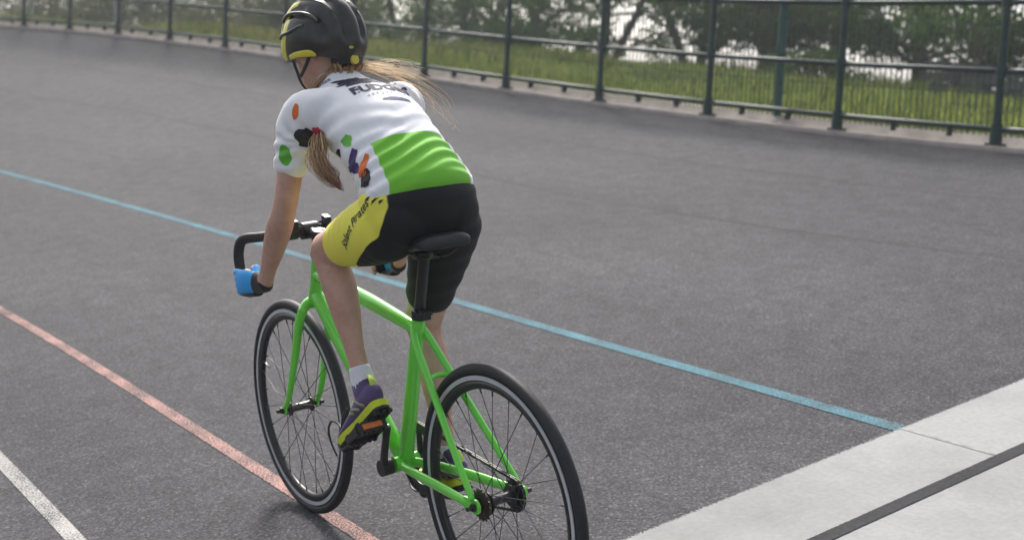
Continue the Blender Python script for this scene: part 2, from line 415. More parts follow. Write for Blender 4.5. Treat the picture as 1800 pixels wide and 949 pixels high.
for i, s in enumerate(post_s):
    a = rail_pt(s, 0)
    t = float(np.interp(s, _f, _th))
    o = link('post', post_me, None, fence); o.location = a-FO; o.rotation_euler = (0, 0, t)
    if i+1 < len(post_s):
        b = rail_pt(post_s[i+1], 0); d = b-a; L = math.hypot(d[0], d[1]); ang = math.atan2(d[1], d[0])
        for h in (HB, HM, HT, HT2):
            rb = MB().add(*bar(a-FO+np.array([0, 0, h]), b-FO+np.array([0, 0, h]), .021, seg=10)); rb.build('rail', M_GREENSTEEL, fence)
        wp = wire_panel(L, d[2]).build('wire_mesh', M_WIRE, fence, False); tag(wp, kind='stuff')
        wp.location = a-FO+np.array([math.sin(t)*.032, -math.cos(t)*.032, 0]); wp.rotation_euler = (0, 0, ang)
        for fr in ((.27, .62) if i % 2 else (.36, .72)):
            q = a+d*fr; o = link('clip', clip_me, None, fence); o.location = q-FO+np.array([0, 0, .03]); o.rotation_euler = (0, 0, ang)
# the teal post that stands between two railing posts
sp = .5*(post_s[1-NP0]+post_s[2-NP0])+.02
mb = MB(); mb.add(*cyl((0, 0, 1.3), (0, 0, 1), .036, 2.6, 16)); mb.add(*box((0, 0, .008), (.07, 0, 0), (0, .07, 0), (0, 0, .008))); mb.add(*cyl((0, 0, 2.61), (0, 0, 1), .04, .03, 16))
mb.add(*cyl((0, 0, .62), (0, 0, 1), .042, .09, 16))
o = mb.build('steel_post', M_TEAL, auto=40); o.location = rail_pt(sp, 0, .12)
tag(o, 'teal green steel post standing alone between two darker railing posts', 'post')

# ------------------------------------------------------------------ behind the railing: grass, shrubs, trees
def grass_blades(name, n, smin, smax, dmin, dmax, hmin, hmax, mat):
    s = rng.uniform(smin, smax, n); d = dmin+(dmax-dmin)*rng.random(n)**1.3
    patch = .6+.55*np.sin(s*1.7+np.sin(d*1.1))*np.sin(d*.9+s*.6)
    B = bank_pt(s, d); h = rng.uniform(hmin, hmax, n)*np.clip(patch, .25, 1.3); a = rng.uniform(0, 2*np.pi, n); wv = rng.uniform(.006, .016, n)
    lean = rng.normal(0, .35, (n, 2))*h[:, None]
    dx = np.stack([np.cos(a)*wv, np.sin(a)*wv, 0*a], -1); mid = np.stack([lean[:, 0]*.35, lean[:, 1]*.35, h*.6], -1); top = np.stack([lean[:, 0], lean[:, 1], h], -1)
    V = np.stack([B-dx, B+dx, B+mid+dx*.7, B+mid-dx*.7, B+top], 1).reshape(-1, 3)
    i = np.arange(n)[:, None]*5
    F = np.concatenate([i+np.array([[0, 1, 2]]), i+np.array([[0, 2, 3]]), i+np.array([[3, 2, 4]])])
    return link(name, mesh_np(name, V, F), mat)
M_GRASS = grassmat('grass_blades', (.12, .155, .036), (.18, .225, .056), (.27, .27, .10))
M_LEAF_W = grassmat('weed', (.05, .075, .02), (.08, .11, .03), (.15, .15, .06))
M_DRY = grassmat('dry_grass', (.09, .10, .035), (.17, .16, .055), (.24, .20, .09))
tag(grass_blades('grass', 85000, 0, 26, .12, 9.5, .05, .24, M_GRASS), 'rough green grass growing on the bank behind the railing', 'grass', kind='stuff')
tag(grass_blades('tall_weeds', 1800, 0, 30, .5, 9.5, .22, .50, M_LEAF_W), 'taller dark weeds scattered in the grass behind the railing', 'weeds', kind='stuff')
tag(grass_blades('dry_grass', 26000, 14, 44, .15, 5, .08, .30, M_DRY), 'yellowish dry grass behind the far left of the railing', 'grass', kind='stuff')

def leafmat(name, c1, c2, tr=.3):
    q = NT(name); co = q.coord('Object'); f = q.noise(co, 1.6, 3); g = q.noise(co, 14, 2)
    col = q.mix(g, q.ramp(f, [(.3, c1), (.7, c2)]), c2)
    q.set(Base_Color=col, Roughness=.6, Specular_IOR_Level=.12)
    t = q.n('ShaderNodeBsdfTranslucent'); q.l(col, t.inputs[0]); mx = q.n('ShaderNodeMixShader'); mx.inputs[0].default_value = tr
    q.l(q.b.outputs[0], mx.inputs[1]); q.l(t.outputs[0], mx.inputs[2]); q.l(mx.outputs[0], q.out.inputs[0]); return q.m
M_LEAF = [leafmat('oak_leaf', (.030, .060, .016), (.075, .130, .032), .5), leafmat('pale_leaf', (.060, .095, .030), (.12, .17, .05), .5), leafmat('scrub_leaf', (.080, .084, .046), (.14, .14, .075), .4)]
M_BARK = simple('bark', (.085, .066, .052), .9, var=.35, scale=14, bump=.6)
def leaves(centers, radii, n, size):
    """leaf quads spread through clumps: centers (k,3), radii (k,)"""
    k = len(centers); w_ = radii**2; idx = rng.choice(k, n, p=w_/w_.sum())
    dirs = rng.normal(size=(n, 3)); dirs /= np.linalg.norm(dirs, axis=1)[:, None]; rr = rng.random(n)**.45
    P = centers[idx]+dirs*(radii[idx]*rr)[:, None]*np.array([1, 1, .72])
    a = rng.normal(size=(n, 3)); a /= np.linalg.norm(a, axis=1)[:, None]; b = np.cross(a, rng.normal(size=(n, 3))); b /= np.linalg.norm(b, axis=1)[:, None]
    L = (size*rng.uniform(.6, 1.3, n))[:, None]; W_ = L*.42
    V = np.stack([P-a*L, P+b*W_, P+a*L, P-b*W_], 1).reshape(-1, 3); return V, np.arange(4*n).reshape(-1, 4)
def tree(base, H, Rc, low, nleaf, label, mat=0, trunk=.13, stems=1, size=.06, lean=0.0, group='trees beyond the railing', name='tree', clumps=46, cat='tree'):
    r = random.Random(int(base[0]*1000+base[1]*77)); root = empty(name, Vector(base), label, cat, group)
    mb = MB(); tips = []
    for st in range(stems):
        a0 = r.uniform(0, 6.28); sp_ = (.18 if stems > 1 else .04)*H; top = np.array([math.cos(a0)*sp_+lean*H, math.sin(a0)*sp_, H*.62])
        b0 = np.array([math.cos(a0)*.12*(stems > 1), math.sin(a0)*.12*(stems > 1), -.15])
        mid = (b0+top)/2+np.array([r.uniform(-.12, .12), r.uniform(-.12, .12), 0])*H*.35
        tr = trunk/(1 if stems == 1 else 1.5)
        path = [(*b0, tr*1.25), (*(b0*.7+mid*.3), tr), (*mid, tr*.75), (*top, tr*.35)]; mb.add(*tube(path, 9, 5))
        pts = catmull(np.array([q[:3] for q in path]), 6)
        for j in range(9):
            t = .28+.7*j/9; p0 = pts[int(t*(len(pts)-1))]; az = a0+j*2.4+r.uniform(-.5, .5)
            ln = Rc*r.uniform(.55, .95); e = p0+np.array([math.cos(az)*ln, math.sin(az)*ln, r.uniform(-.12, .45)*ln])
            m_ = (p0+e)/2+np.array([0, 0, r.uniform(.02, .2)*ln]); mb.add(*tube([(*p0, tr*.38), (*m_, tr*.24), (*e, tr*.08)], 6, 4)); tips.append(e); tips.append(m_)
            for q in range(2):
                az2 = az+r.uniform(-1, 1); e2 = m_+np.array([math.cos(az2), math.sin(az2), r.uniform(-.5, .6)])*ln*.5; mb.add(*tube([(*m_, tr*.17), (*e2, tr*.05)], 5, 1)); tips.append(e2)
    mb.build('trunk', M_BARK, root)
    tips = np.array(tips); cs = [tips[rng.integers(len(tips))]+rng.normal(0, .22*Rc, 3)*np.array([1, 1, .6]) for _ in range(clumps)]
    extra = []
    for _ in range(clumps//4):    # low skirts of foliage
        az = r.uniform(0, 6.28); q = Rc*math.sqrt(r.random()); extra.append((math.cos(az)*q+lean*H*.5, math.sin(az)*q, low+r.random()**1.5*(H*.55-low)))
    cs = np.array(cs+[np.array(e) for e in extra]); cs[:, 2] = np.maximum(cs[:, 2], low+.1*rng.random(len(cs)))
    V, F = leaves(cs, rng.uniform(.13, .28, len(cs))*Rc, nleaf, size)
    link('crown', mesh_np('crown', V, F), M_LEAF[mat], root); return root
def bush(base, rx, h, nleaf, label, mat=0, size=.045, group='bushes on the bank'):
    root = empty('bush', Vector(base), label, 'bush', group); mb = MB(); cs = []
    for j in range(10):
        az = rng.uniform(0, 6.28); e = np.array([math.cos(az)*rx*.7*rng.random(), math.sin(az)*rx*.7*rng.random(), h*rng.uniform(.5, .95)])
        mb.add(*tube([(0, 0, -.1, .025), (e[0]*.4, e[1]*.4, e[2]*.5, .016), (*e, .006)], 5, 3)); cs.append(e)
    for j in range(26):
        az = rng.uniform(0, 6.28); q = rx*math.sqrt(rng.random()); cs.append(np.array([math.cos(az)*q, math.sin(az)*q, h*rng.uniform(.12, .85)*(1-.5*(q/rx)**2)]))
    mb.build('stem', M_BARK, root); cs = np.array(cs)
    V, F = leaves(cs, rng.uniform(.2, .36, len(cs))*rx, nleaf, size); link('crown', mesh_np('crown', V, F), M_LEAF[mat], root); return root
def ground_at(az_deg, dist):
    """point on the bank seen in a compass direction from the track side, at a distance"""
    x = CAM.x+math.cos(R(az_deg))*dist; y = CAM.y+math.sin(R(az_deg))*dist
    best = None
    for s in np.arange(-10, 80, .5):
        t = float(np.interp(s, _f, _th)); b = surf(np.array([s]), np.array([WT]))[0]; dx, dy = x-b[0], y-b[1]
        al = dx*math.cos(t)+dy*math.sin(t); d = dx*math.sin(t)-dy*math.cos(t)
        if best is None or abs(al) < best[0]: best = (abs(al), s, d)
    z = float(bank_pt(np.array([best[1]]), np.array([max(0, best[2]-.24)]))[0, 2]); return (x, y, z-.03)
#   azimuth, distance, height, crown radius, lowest leaves, leaves, leaf kind, trunk, stems
TREES = [
 (-29.8, 30, 6.5, 2.1, 1.0, 6000, 1, .12, 2, 'pale leafy tree with two thin stems right beside the rider\'s helmet'),
 (-32.6, 27, 5.8, 2.0, .35, 12000, 0, .13, 2, 'dark two-stemmed tree behind the railing just right of the rider\'s head'),
 (-35.4, 29, 6.4, 2.1, .45, 11000, 0, .15, 1, 'dense dark tree with leaves nearly down to the grass, middle of the railing'),
 (-38.6, 26, 5.6, 1.9, .35, 11000, 0, .12, 2, 'dark bushy tree left of the bright gap in the foliage'),
 (-42.6, 25, 6.2, 1.7, 1.35, 5000, 0, .13, 3, 'many-stemmed tree with crooked bare limbs beside the bright gap'),
 (-45.8, 23, 6.8, 1.9, 1.0, 9500, 0, .15, 1, 'tree with a thick dark trunk just left of the teal post'),
 (-48.6, 24, 6.6, 2.2, .75, 14000, 0, .15, 1, 'broad dark tree standing right behind the teal post'),
 (-52.2, 25, 6.6, 2.5, 1.0, 13000, 0, .14, 1, 'wide tree whose low crown hangs over a bright strip of sky'),
 (-54.6, 21, 6.0, 2.0, .95, 8500, 0, .10, 1, 'slim straight-trunked tree between the two rightmost railing posts'),
 (-58.6, 23, 6.6, 2.5, .5, 12000, 0, .15, 1, 'dark tree behind the rightmost railing post'),
 (-26.6, 36, 6.5, 2.6, .3, 11000, 1, .14, 1, 'pale grey-green tree standing left of the helmet'),
 (-23.0, 40, 6.5, 2.9, .2, 12000, 2, .14, 1, 'dull olive tree on the far bank, second from the left edge'),
 (-18.6, 44, 6.8, 3.2, .2, 12000, 2, .14, 1, 'dull olive tree on the far bank nearest the left edge'),
 (-14.5, 46, 6.8, 3.4, .2, 11000, 2, .14, 1, 'dull olive tree at the left edge of the view'),
]
for az, ds, H, Rc, lo, nl, mt, tk, stm, lab in TREES: tree(ground_at(az, ds), H, Rc, lo, int(nl*.60), lab, mt, tk, stm, size=.065)
BUSHES = [(-14.6, 32, 1.6, 1.3, 2, 'olive scrub bush at the far left edge behind the railing'), (-17.6, 31, 1.5, 1.2, 2, 'second olive scrub bush from the left edge behind the railing'),
 (-20.2, 32, 1.7, 1.35, 2, 'third olive scrub bush from the left edge behind the railing'), (-22.8, 30, 1.5, 1.3, 2, 'fourth olive scrub bush from the left edge behind the railing'),
 (-25.0, 29, 1.3, 1.3, 2, 'olive scrub bush left of the rider\'s helmet'), (-27.4, 28, 1.3, 1.0, 1, 'pale green bush directly behind the rider\'s helmet'),
 (-34.0, 24, .8, .5, 0, 'low dark green bush in the grass, middle of the railing'), (-47.4, 20, .9, .5, 0, 'low green bush at the foot of the trees by the teal post'),
 (-55.8, 22, 1.3, .95, 0, 'rounded dark bush between the slim tree and the rightmost post')]
for az, ds, rx, h, mt, lab in BUSHES: bush(ground_at(az, ds), rx, h, 5000 if h > .8 else 2500, lab, mt)
# low grey stone wall at the right and the sloping rail at the far left
M_STONE = simple('grey_stone', (.10, .10, .10), .9, var=.35, scale=3.5, bump=.6)
wa, wb = np.array(ground_at(-52.6, 19.5)), np.array(ground_at(-66, 19)); wroot = empty('stone_wall', Vector(wa), 'low dark grey stone wall on the grass at the right edge', 'wall')
d = (wb-wa); Lw = np.linalg.norm(d[:2]); dirw = np.array([d[0], d[1], 0])/Lw; nw = np.array([-dirw[1], dirw[0], 0])
r = random.Random(3); row = 0; z = 0.0
for row in range(3):
    x = -.1*row
    while x < Lw:
        L = r.uniform(.3, .6); zz = d[2]*x/Lw
        b_ = MB().add(*box(dirw*(x+L/2)+np.array([0, 0, zz+.08+row*.145])+nw*r.uniform(-.02, .02), dirw*(L/2-.012), nw*r.uniform(.14, .17), np.array([0, 0, .066])))
        b_.build('stone', M_STONE, wroot, False); x += L
ra, rb_ = np.array(ground_at(-13.6, 29)), np.array(ground_at(-17.6, 28)); hr = empty('handrail', Vector(ra), 'pale grey sloping handrail behind the railing at far left', 'handrail')
M_GALV = simple('galvanised_steel', (.45, .46, .47), .45, metal=.4)
e_ = rb_-ra
MB().add(*bar((0, 0, .75), e_+np.array([0, 0, 1.05]), .035)).build('rail', M_GALV, hr)
for t in (.08, .92): MB().add(*bar(e_*t+np.array([0, 0, -.2]), e_*t+np.array([0, 0, .75+.3*t]), .03)).build('post', M_GALV, hr)
# ------------------------------------------------------------------ the bicycle (built in its own frame: x forward, y left, z up)
BX, BY, BZ = Vector((.9997255, .0231009, -.0039049)), Vector((-.0234074, .9919331, -.1245826)), Vector((.0009954, .1246398, .9922016))
BM = Matrix((BX, BY, BZ)).transposed().to_4x4(); BM.translation = Vector((2.306666, -.608488, .102856+.003))
bike = empty('bicycle', BM, 'bright green track bicycle with black drop handlebar, ridden along the red line', 'bicycle')
WR = .3147; AX = np.array([0, 1., 0])
def wheel(hub, steer, rear):
    h = np.array(hub, float)
    root = empty('wheel', Matrix.Identity(4)); root.parent = bike; root.matrix_parent_inverse = Matrix.Identity(4)
    root.location = Vector(h); root.rotation_euler = (0, 0, steer)
    tr = .0135; Rm = WR-tr
    prof = [(Rm+tr*math.cos(t), tr*math.sin(t)) for t in np.linspace(0, 2*np.pi, 16, endpoint=False)]
    MB().add(*lathe(prof, (0, 0, 0), AX, 128)).build('tyre', M_RUBBER, root)
    ro = WR-.0262
    # brake track rings and deep black rim
    rim = MB().add(*lathe([(ro-.014, -.0103), (ro-.014, .0103), (ro-.031, .0065), (ro-.034, 0), (ro-.031, -.0065)], (0, 0, 0), AX, 128)).build('rim', M_RIM, root)
    for s in (-1, 1):
        pr = [(ro-.001, s*.0092), (ro-.001, s*.0112), (ro-.0112, s*.0112), (ro-.0112, s*.0092)]
        MB().add(*lathe(pr if s < 0 else pr[::-1], (0, 0, 0), AX, 128)).build('brake_track', M_BRAKE, root, auto=40)
    MB().add(*lathe([(ro+.0005, -.0095), (ro+.0005, .0095), (ro-.0145, .0095), (ro-.0145, -.0095)], (0, 0, 0), AX, 128)).build('rim_bed', M_RIM, root, auto=40)
    hw = .034 if not rear else .032; fr = .021 if not rear else .026
    hb = MB().add(*tube([(0, -hw, 0, .014), (0, -hw*.5, 0, .0115), (0, hw*.5, 0, .0115), (0, hw, 0, .014)], 18, 4)); 
    hb.add(*cyl((0, 0, 0), AX, .005, .155 if rear else .122, 12)); hubo = hb.build('hub', M_BLACK if rear else M_STEEL, root)
    for s in (-1, 1):
        fl = lathe([(.009, s*hw-.002), (fr, s*hw-.0017), (fr, s*hw+.0017), (.009, s*hw+.002)], (0, 0, 0), AX, 32)
        MB().add(*fl).build('flange', M_BLACK, hubo, auto=40)
        nut = MB().add(*cyl((0, s*(.072 if rear else .058), 0), AX, .0095, .010, 6)); nut.add(*cyl((0, s*(.080 if rear else .065), 0), AX, .0055, .018, 10)); nut.build('axle_nut', M_BLACK, root, auto=30)
    n = 28; sr = .00105
    for i in range(n):
        s = 1 if i % 2 else -1; k = i//2; cross = (1 if k % 2 else -1)*R(62)
        ar = 2*math.pi*i/n; ah = ar+cross*(.9)
        a = np.array([math.cos(ah)*(fr-.004), s*hw, math.sin(ah)*(fr-.004)]); b = np.array([math.cos(ar)*(ro-.032), s*.002, math.sin(ar)*(ro-.032)])
        mb = MB().add(*bar(a, b, sr, seg=6)); mb.add(*cyl(b-(b-a)/np.linalg.norm(b-a)*.006, b-a, .0022, .014, 6)); mb.build('spoke', M_SPOKE, root)
    va = R(200 if rear else 20); b = np.array([math.cos(va), 0, math.sin(va)])
    MB().add(*cyl(b*(ro-.05), b, .0032, .036, 8)).build('valve', M_ALU, root)
    return root
FW = wheel((.9989, 0, WR), -.0255, False); RW = wheel((0, 0, WR), 0, True)
def cog(r, teeth, th, y, c, hole):
    n = teeth*4; outer = []
    for i in range(n): outer.append(r+(.0045 if i % 4 in (1, 2) else -.001))
    V = []; 
    for sy in (-th/2, th/2):
        for rr in (None, hole):
            for i in range(n):
                t = 2*math.pi*i/n; q = outer[i] if rr is None else rr; V.append((c[0]+q*math.cos(t), y+sy, c[1]+q*math.sin(t)))
    F = []
    for i in range(n):
        j = (i+1) % n; F += [(i, j, n+j, n+i), (2*n+i, 3*n+i, 3*n+j, 2*n+j), (i, 2*n+i, 2*n+j, j), (n+i, n+j, 3*n+j, 3*n+i)]
    return V, F
# rear cogs: a freewheel on the left, the driven cog on the right
q = MB().add(*cog(.0335, 17, .003, .050, (0, WR), .014)); q.add(*cyl((0, .0465, WR), AX, .029, .012, 28)); q.add(*cyl((0, .053, WR), AX, .021, .005, 24)); q.build('freewheel', M_COG, bike, auto=35)
q = MB().add(*cog(.0345, 17, .003, -.043, (0, WR), .012)); q.add(*cyl((0, -.040, WR), AX, .024, .012, 24)); q.build('cog', M_BLACK, bike, auto=35)
# frame
BB = np.array([.413, 0, .298]); fr = empty('frame', Matrix.Identity(4)); fr.parent = bike; fr.matrix_parent_inverse = Matrix.Identity(4)
def tb(name, path, side=None, seg=16, sub=6): return MB().add(*tube(path, seg, sub, side)).build(name, M_FRAME, fr)
tb('seat_tube', [(.300, 0, .690, .0165, .017), (.335, 0, .57, .0165, .019), (.38, 0, .41, .017, .022), (BB[0]-.003, 0, BB[2]+.01, .019, .021)], (0, 1, 0))
tb('top_tube', [(.306, 0, .660, .0155, .017), (.55, 0, .697, .017, .021), (.822, 0, .728, .018, .020)], (0, 1, 0))
tb('down_tube', [(BB[0]+.005, 0, BB[2]+.006, .021, .022), (.62, 0, .476, .021, .027), (.842, 0, .672, .019, .023)], (0, 1, 0))
tb('head_tube', [(.812, 0, .770, .019), (.829, 0, .712, .0185), (.846, 0, .655, .021)])
MB().add(*cyl(BB, AX, .0205, .070, 28)).build('bottom_bracket', M_FRAME, fr, auto=40)
for s in (1, -1):
    tb('seat_stay', [(.312, s*.010, .668, .009), (.285, s*.022, .630, .0095), (.20, s*.036, .535, .009), (.08, s*.056, .402, .0085), (.012, s*.0655, .330, .0075)])
    tb('chain_stay', [(BB[0]-.012, s*.018, BB[2]-.002, .013, .012), (.33, s*.034, .303, .012, .0095), (.18, s*.050, .310, .013, .0085), (.035, s*.0640, .314, .011, .007)], (0, 0, 1))
    mb = MB().add(*box((.018, s*.0655, .316), (.026, 0, -.001), (0, .0032, 0), (0, 0, .014))); mb.add(*cyl((0, s*.0655, WR), AX, .0175, .0064, 20)); mb.build('dropout', M_FRAME, fr, auto=30)
tb('stay_bridge', [(.222, .033, .558, .006), (.234, 0, .560, .0075), (.222, -.033, .558, .006)])
q = MB().add(*cyl((.2975, 0, .700), (-.28, 0, 1), .0195, .022, 22)); q.add(*box((.272, 0, .702), (.010, 0, .002), (0, .011, 0), (0, 0, .010))); q.add(*cyl((.268, 0, .703), AX, .0045, .034, 10)); q.build('seat_clamp', M_BLACK, bike, auto=35)
MB().add(*tube([(.299, 0, .695, .0138), (.250, 0, .868, .0138)], 20, 1)).build('seat_post', M_BLACK, bike)
# saddle
sad = [(.148, .060, .016), (.158, .073, .021), (.185, .076, .024), (.22, .070, .025), (.265, .048, .024), (.31, .031, .022), (.36, .023, .020), (.40, .018, .017), (.412, .012, .012)]
V = []; F = []; ns = 26
for i, (x, wd, hh) in enumerate(sad):
    zc = .888+(.014 if x < .2 else .004*(abs(x-.3)/.1))-(.010 if i == 0 else 0)
    for j in range(ns):
        t = 2*math.pi*j/ns; cx, sz = math.cos(t), math.sin(t)
        z = zc+(hh*.55*abs(sz)**.8 if sz > 0 else -hh*1.05*abs(sz)**.6)
        V.append((x, wd*math.copysign(abs(cx)**.8, cx), z-.010*(abs(cx)**2.5)*(wd/.076)-(.006*math.exp(-(cx*wd/.012)**2) if sz > 0 else 0)))
for i in range(len(sad)-1):
    for j in range(ns): F.append((i*ns+j, i*ns+(j+1) % ns, (i+1)*ns+(j+1) % ns, (i+1)*ns+j))
F += [tuple(range(ns))[::-1], tuple(range((len(sad)-1)*ns, len(sad)*ns))]
sd_ = MB().add(V, F).build('saddle', M_SADDLE, bike); mdf = sd_.modifiers.new('s', 'SUBSURF'); mdf.levels = 1; mdf.render_levels = 2
mb = MB()
for s in (1, -1): mb.add(*tube([(.165, s*.035, .872, .0035), (.20, s*.022, .852, .0035), (.27, s*.021, .850, .0035), (.33, s*.018, .856, .0035), (.39, s*.006, .875, .0035)], 8, 5))
mb.build('saddle_rail', M_STEEL, sd_); MB().add(*box((.250, 0, .852), (.020, 0, 0), (0, .026, 0), (0, 0, .011))).build('saddle_clamp', M_BLACK, sd_)
# fork, head, stem, bar
fk = empty('fork', Matrix.Identity(4)); fk.parent = bike; fk.matrix_parent_inverse = Matrix.Identity(4)
MB().add(*tube([(.853, .040, .626, .012, .012), (.857, .022, .643, .015, .015), (.858, 0, .647, .018, .018), (.857, -.022, .643, .015, .015), (.853, -.040, .626, .012, .012)], 16, 5)).build('crown', M_FRAME, fk)
MB().add(*cyl((.849, 0, .652), (-.285, 0, 1), .0215, .008, 24)).build('lower_bearing', M_FRAME, fk, auto=40)
for s in (1, -1):
    MB().add(*tube([(.853, s*.036, .632, .0125, .015), (.868, s*.0455, .590, .011, .0165), (.913, s*.049, .47, .0095, .0145), (.958, s*.0505, .37, .008, .010), (.992, s*.0515, .322, .0065, .008)], 16, 6, (0, 1, 0))).build('blade', M_FRAME, fk)
    MB().add(*cyl((.9989, s*.0515, WR), AX, .014, .006, 18)).build('fork_end', M_FRAME, fk, auto=40)
MB().add(*tube([(.8105, 0, .772, .0185), (.8085, 0, .780, .019), (.803, 0, .800, .0165), (.797, 0, .822, .0165)], 20, 4)).build('headset', M_BLACK, bike)
mb = MB().add(*tube([(.798, 0, .812, .0205), (.791, 0, .848, .0205)], 20, 1)); mb.add(*tube([(.797, 0, .832, .0175), (.824, 0, .840, .015), (.850, 0, .847, .018)], 16, 4)); mb.add(*cyl((.853, 0, .848), AX, .0235, .046, 22)); mb.add(*box((.784, 0, .832), (.010, 0, 0), (0, .012, 0), (0, 0, .013)))
stem = mb.build('stem', M_BLACK, bike, auto=40); MB().add(*cyl((.7905, 0, .853), (-.2, 0, 1), .018, .005, 20)).build('cap', M_ALU, stem, auto=40)
hbp = [(.853, 0, .848)]
half = [(.853, .03, .848, .0150), (.853, .10, .8485, .0135), (.853, .155, .850, .0135), (.860, .180, .850, .0138), (.874, .192, .840, .0140), (.886, .196, .808, .0140), (.882, .197, .768, .0138), (.868, .198, .738, .0135), (.848, .199, .722, .0135), (.828, .200, .714, .0135)]
hb = empty('handlebar', Matrix.Identity(4)); hb.parent = bike; hb.matrix_parent_inverse = Matrix.Identity(4)
MB().add(*cyl((.853, 0, .848), AX, .0152, .066, 20)).build('centre', M_BLACK, hb)
for s in (1, -1):
    MB().add(*tube([(x, s*y, z, r_) for x, y, z, r_ in half], 16, 7)).build('taped_drop', M_TAPE, hb); MB().add(*cyl((.823, s*.200, .7135), (1, 0, .18), .0148, .008, 18)).build('bar_plug', M_BLACK, hb, auto=40)
# small black fittings on either side of the stem
for s in (1, -1):
    mb = MB().add(*cyl((.853, s*.050, .849), AX, .021, .022, 18)); mb.add(*box((.842, s*.050, .872), (.012, 0, .003), (0, .009, 0), (0, 0, .011))); mb.build('bar_clamp', M_BLACK, hb, auto=40)
# cranks, chainring, chain, pedals
CR = np.array([-.044, .119])
def crankset(s):
    d = CR*s; y = s*.066
    e = np.array([BB[0]+d[0], y+s*.005, BB[2]+d[1]])
    o = MB().add(*tube([(BB[0], y-s*.012, BB[2], .0165, .012), (BB[0]+d[0]*.2, y, BB[2]+d[1]*.2, .0135, .0085), (BB[0]+d[0]*.7, y+s*.003, BB[2]+d[1]*.7, .0115, .0075), (*e, .0135, .0085)], 16, 5, (1, 0, 0))).build('crank', M_BLACK, bike)
    MB().add(*cyl((BB[0], y-s*.008, BB[2]), AX, .021, .030, 22)).build('crank_cap', M_BLACK, o, auto=40)
    MB().add(*cyl((e[0], y+s*.010, e[2]), AX, .0062, .020, 12)).build('pedal_axle', M_ALU, o, auto=40)
    return e
eL, eR = crankset(1), crankset(-1)
def pedal(e, s, tilt):
    c = e+np.array([0, s*.058, 0]); ca, sa = math.cos(tilt), math.sin(tilt); ex = np.array([ca, 0, sa]); ez = np.array([-sa, 0, ca]); ey = np.array([0, 1., 0])
    root = MB().add(*cyl(c-ey*s*.010, AX, .009, .088, 14)).build('pedal', M_BLACK, bike, auto=40)
    for k in (-1, 1):
        mb = MB().add(*box(c+ex*k*.034, ex*.006, ey*.040, ez*.0115))
        for j in range(6): mb.add(*box(c+ex*k*.034+ey*(-.033+j*.0132)+ez*.0125, ex*.005, ey*.0035, ez*.003)); mb.add(*box(c+ex*k*.034+ey*(-.033+j*.0132)-ez*.0125, ex*.005, ey*.0035, ez*.003))
        cage = mb.build('cage', M_BLACK, root, False)
        MB().add(*box(c+ex*k*.0415, ex*.002, ey*.026, ez*.0068)).build('reflector', M_ORANGE, cage, False)
    for k in (-1, 1): MB().add(*box(c+ey*k*.039, ex*.034, ey*.004, ez*.008)).build('side_plate', M_BLACK, root, False)
    # toe clip: a bent steel wire cage in front and over the toe
    tc = [c+ex*.036+ey*(.026)-ez*.004, c+ex*.095+ey*.030+ez*.002, c+ex*.128+ey*.020+ez*.022, c+ex*.125+ez*.056, c+ex*.085+ez*.082, c+ex*.050+ez*.088]
    t2 = [c+ex*.036-ey*.026-ez*.004, c+ex*.095-ey*.030+ez*.002, c+ex*.128-ey*.020+ez*.022, c+ex*.125+ez*.056]
    mb = MB().add(*tube([(*q, .0028) for q in tc], 8, 6)); mb.add(*tube([(*q, .0028) for q in t2], 8, 6)); mb.build('toe_clip', M_BLACK, root)
    if s > 0: MB().add(*tube([(.500, .124, .386, .0030), (.550, .112, .394, .0030), (.602, .104, .384, .0030), (.630, .100, .352, .0030), (.622, .098, .318, .0028), (.598, .098, .292, .0026)], 8, 6)).build('toe_strap', M_BLACK, root)
    return c, ex, ez
TL, TR = R(-38), R(-14)
pL = pedal(eL, 1, TL); pR = pedal(eR, -1, TR)
CRG = (BB[0], BB[2]); ring = MB().add(*cog(.090, 44, .003, -.043, CRG, .070)).build('chainring', M_BLACK, bike, auto=35)
mb = MB()
for i in range(5):
    t = 2*math.pi*i/5+.3; mb.add(*bar((BB[0]+.014*math.cos(t), -.047, BB[2]+.014*math.sin(t)), (BB[0]+.074*math.cos(t), -.045, BB[2]+.074*math.sin(t)), .009, .007, 10))
mb.build('spider', M_BLACK, ring)
# chain as separate links
link_me = MB(); link_me.add(*box((0, -.0028, 0), (.0066, 0, 0), (0, .0008, 0), (0, 0, .0036))); link_me.add(*box((0, .0028, 0), (.0066, 0, 0), (0, .0008, 0), (0, 0, .0036))); link_me.add(*cyl((.005, 0, 0), AX, .0033, .0056, 8)); lm = link_me.mesh('chain_link', False); lm.materials.append(M_STEEL)
ch = empty('chain', Matrix.Identity(4)); ch.parent = bike; ch.matrix_parent_inverse = Matrix.Identity(4)
r1, r2 = .0925, .037; A_ = np.array([BB[0], BB[2]]); B_ = np.array([0, WR]); dv = A_-B_; Dd = np.linalg.norm(dv); ba = math.atan2(dv[1], dv[0]); off = math.acos((r1-r2)/Dd)
loop = [A_+r1*np.array([math.cos(t), math.sin(t)]) for t in np.linspace(ba-(math.pi-off), ba+(math.pi-off), 60)]
loop += [B_+r2*np.array([math.cos(t), math.sin(t)]) for t in np.linspace(ba+(math.pi-off), ba+2*math.pi-(math.pi-off), 30)]; loop.append(loop[0])
loop = np.array(loop); al = np.concatenate([[0], np.cumsum(np.linalg.norm(np.diff(loop, axis=0), axis=1))]); nl = int(al[-1]/.0127)
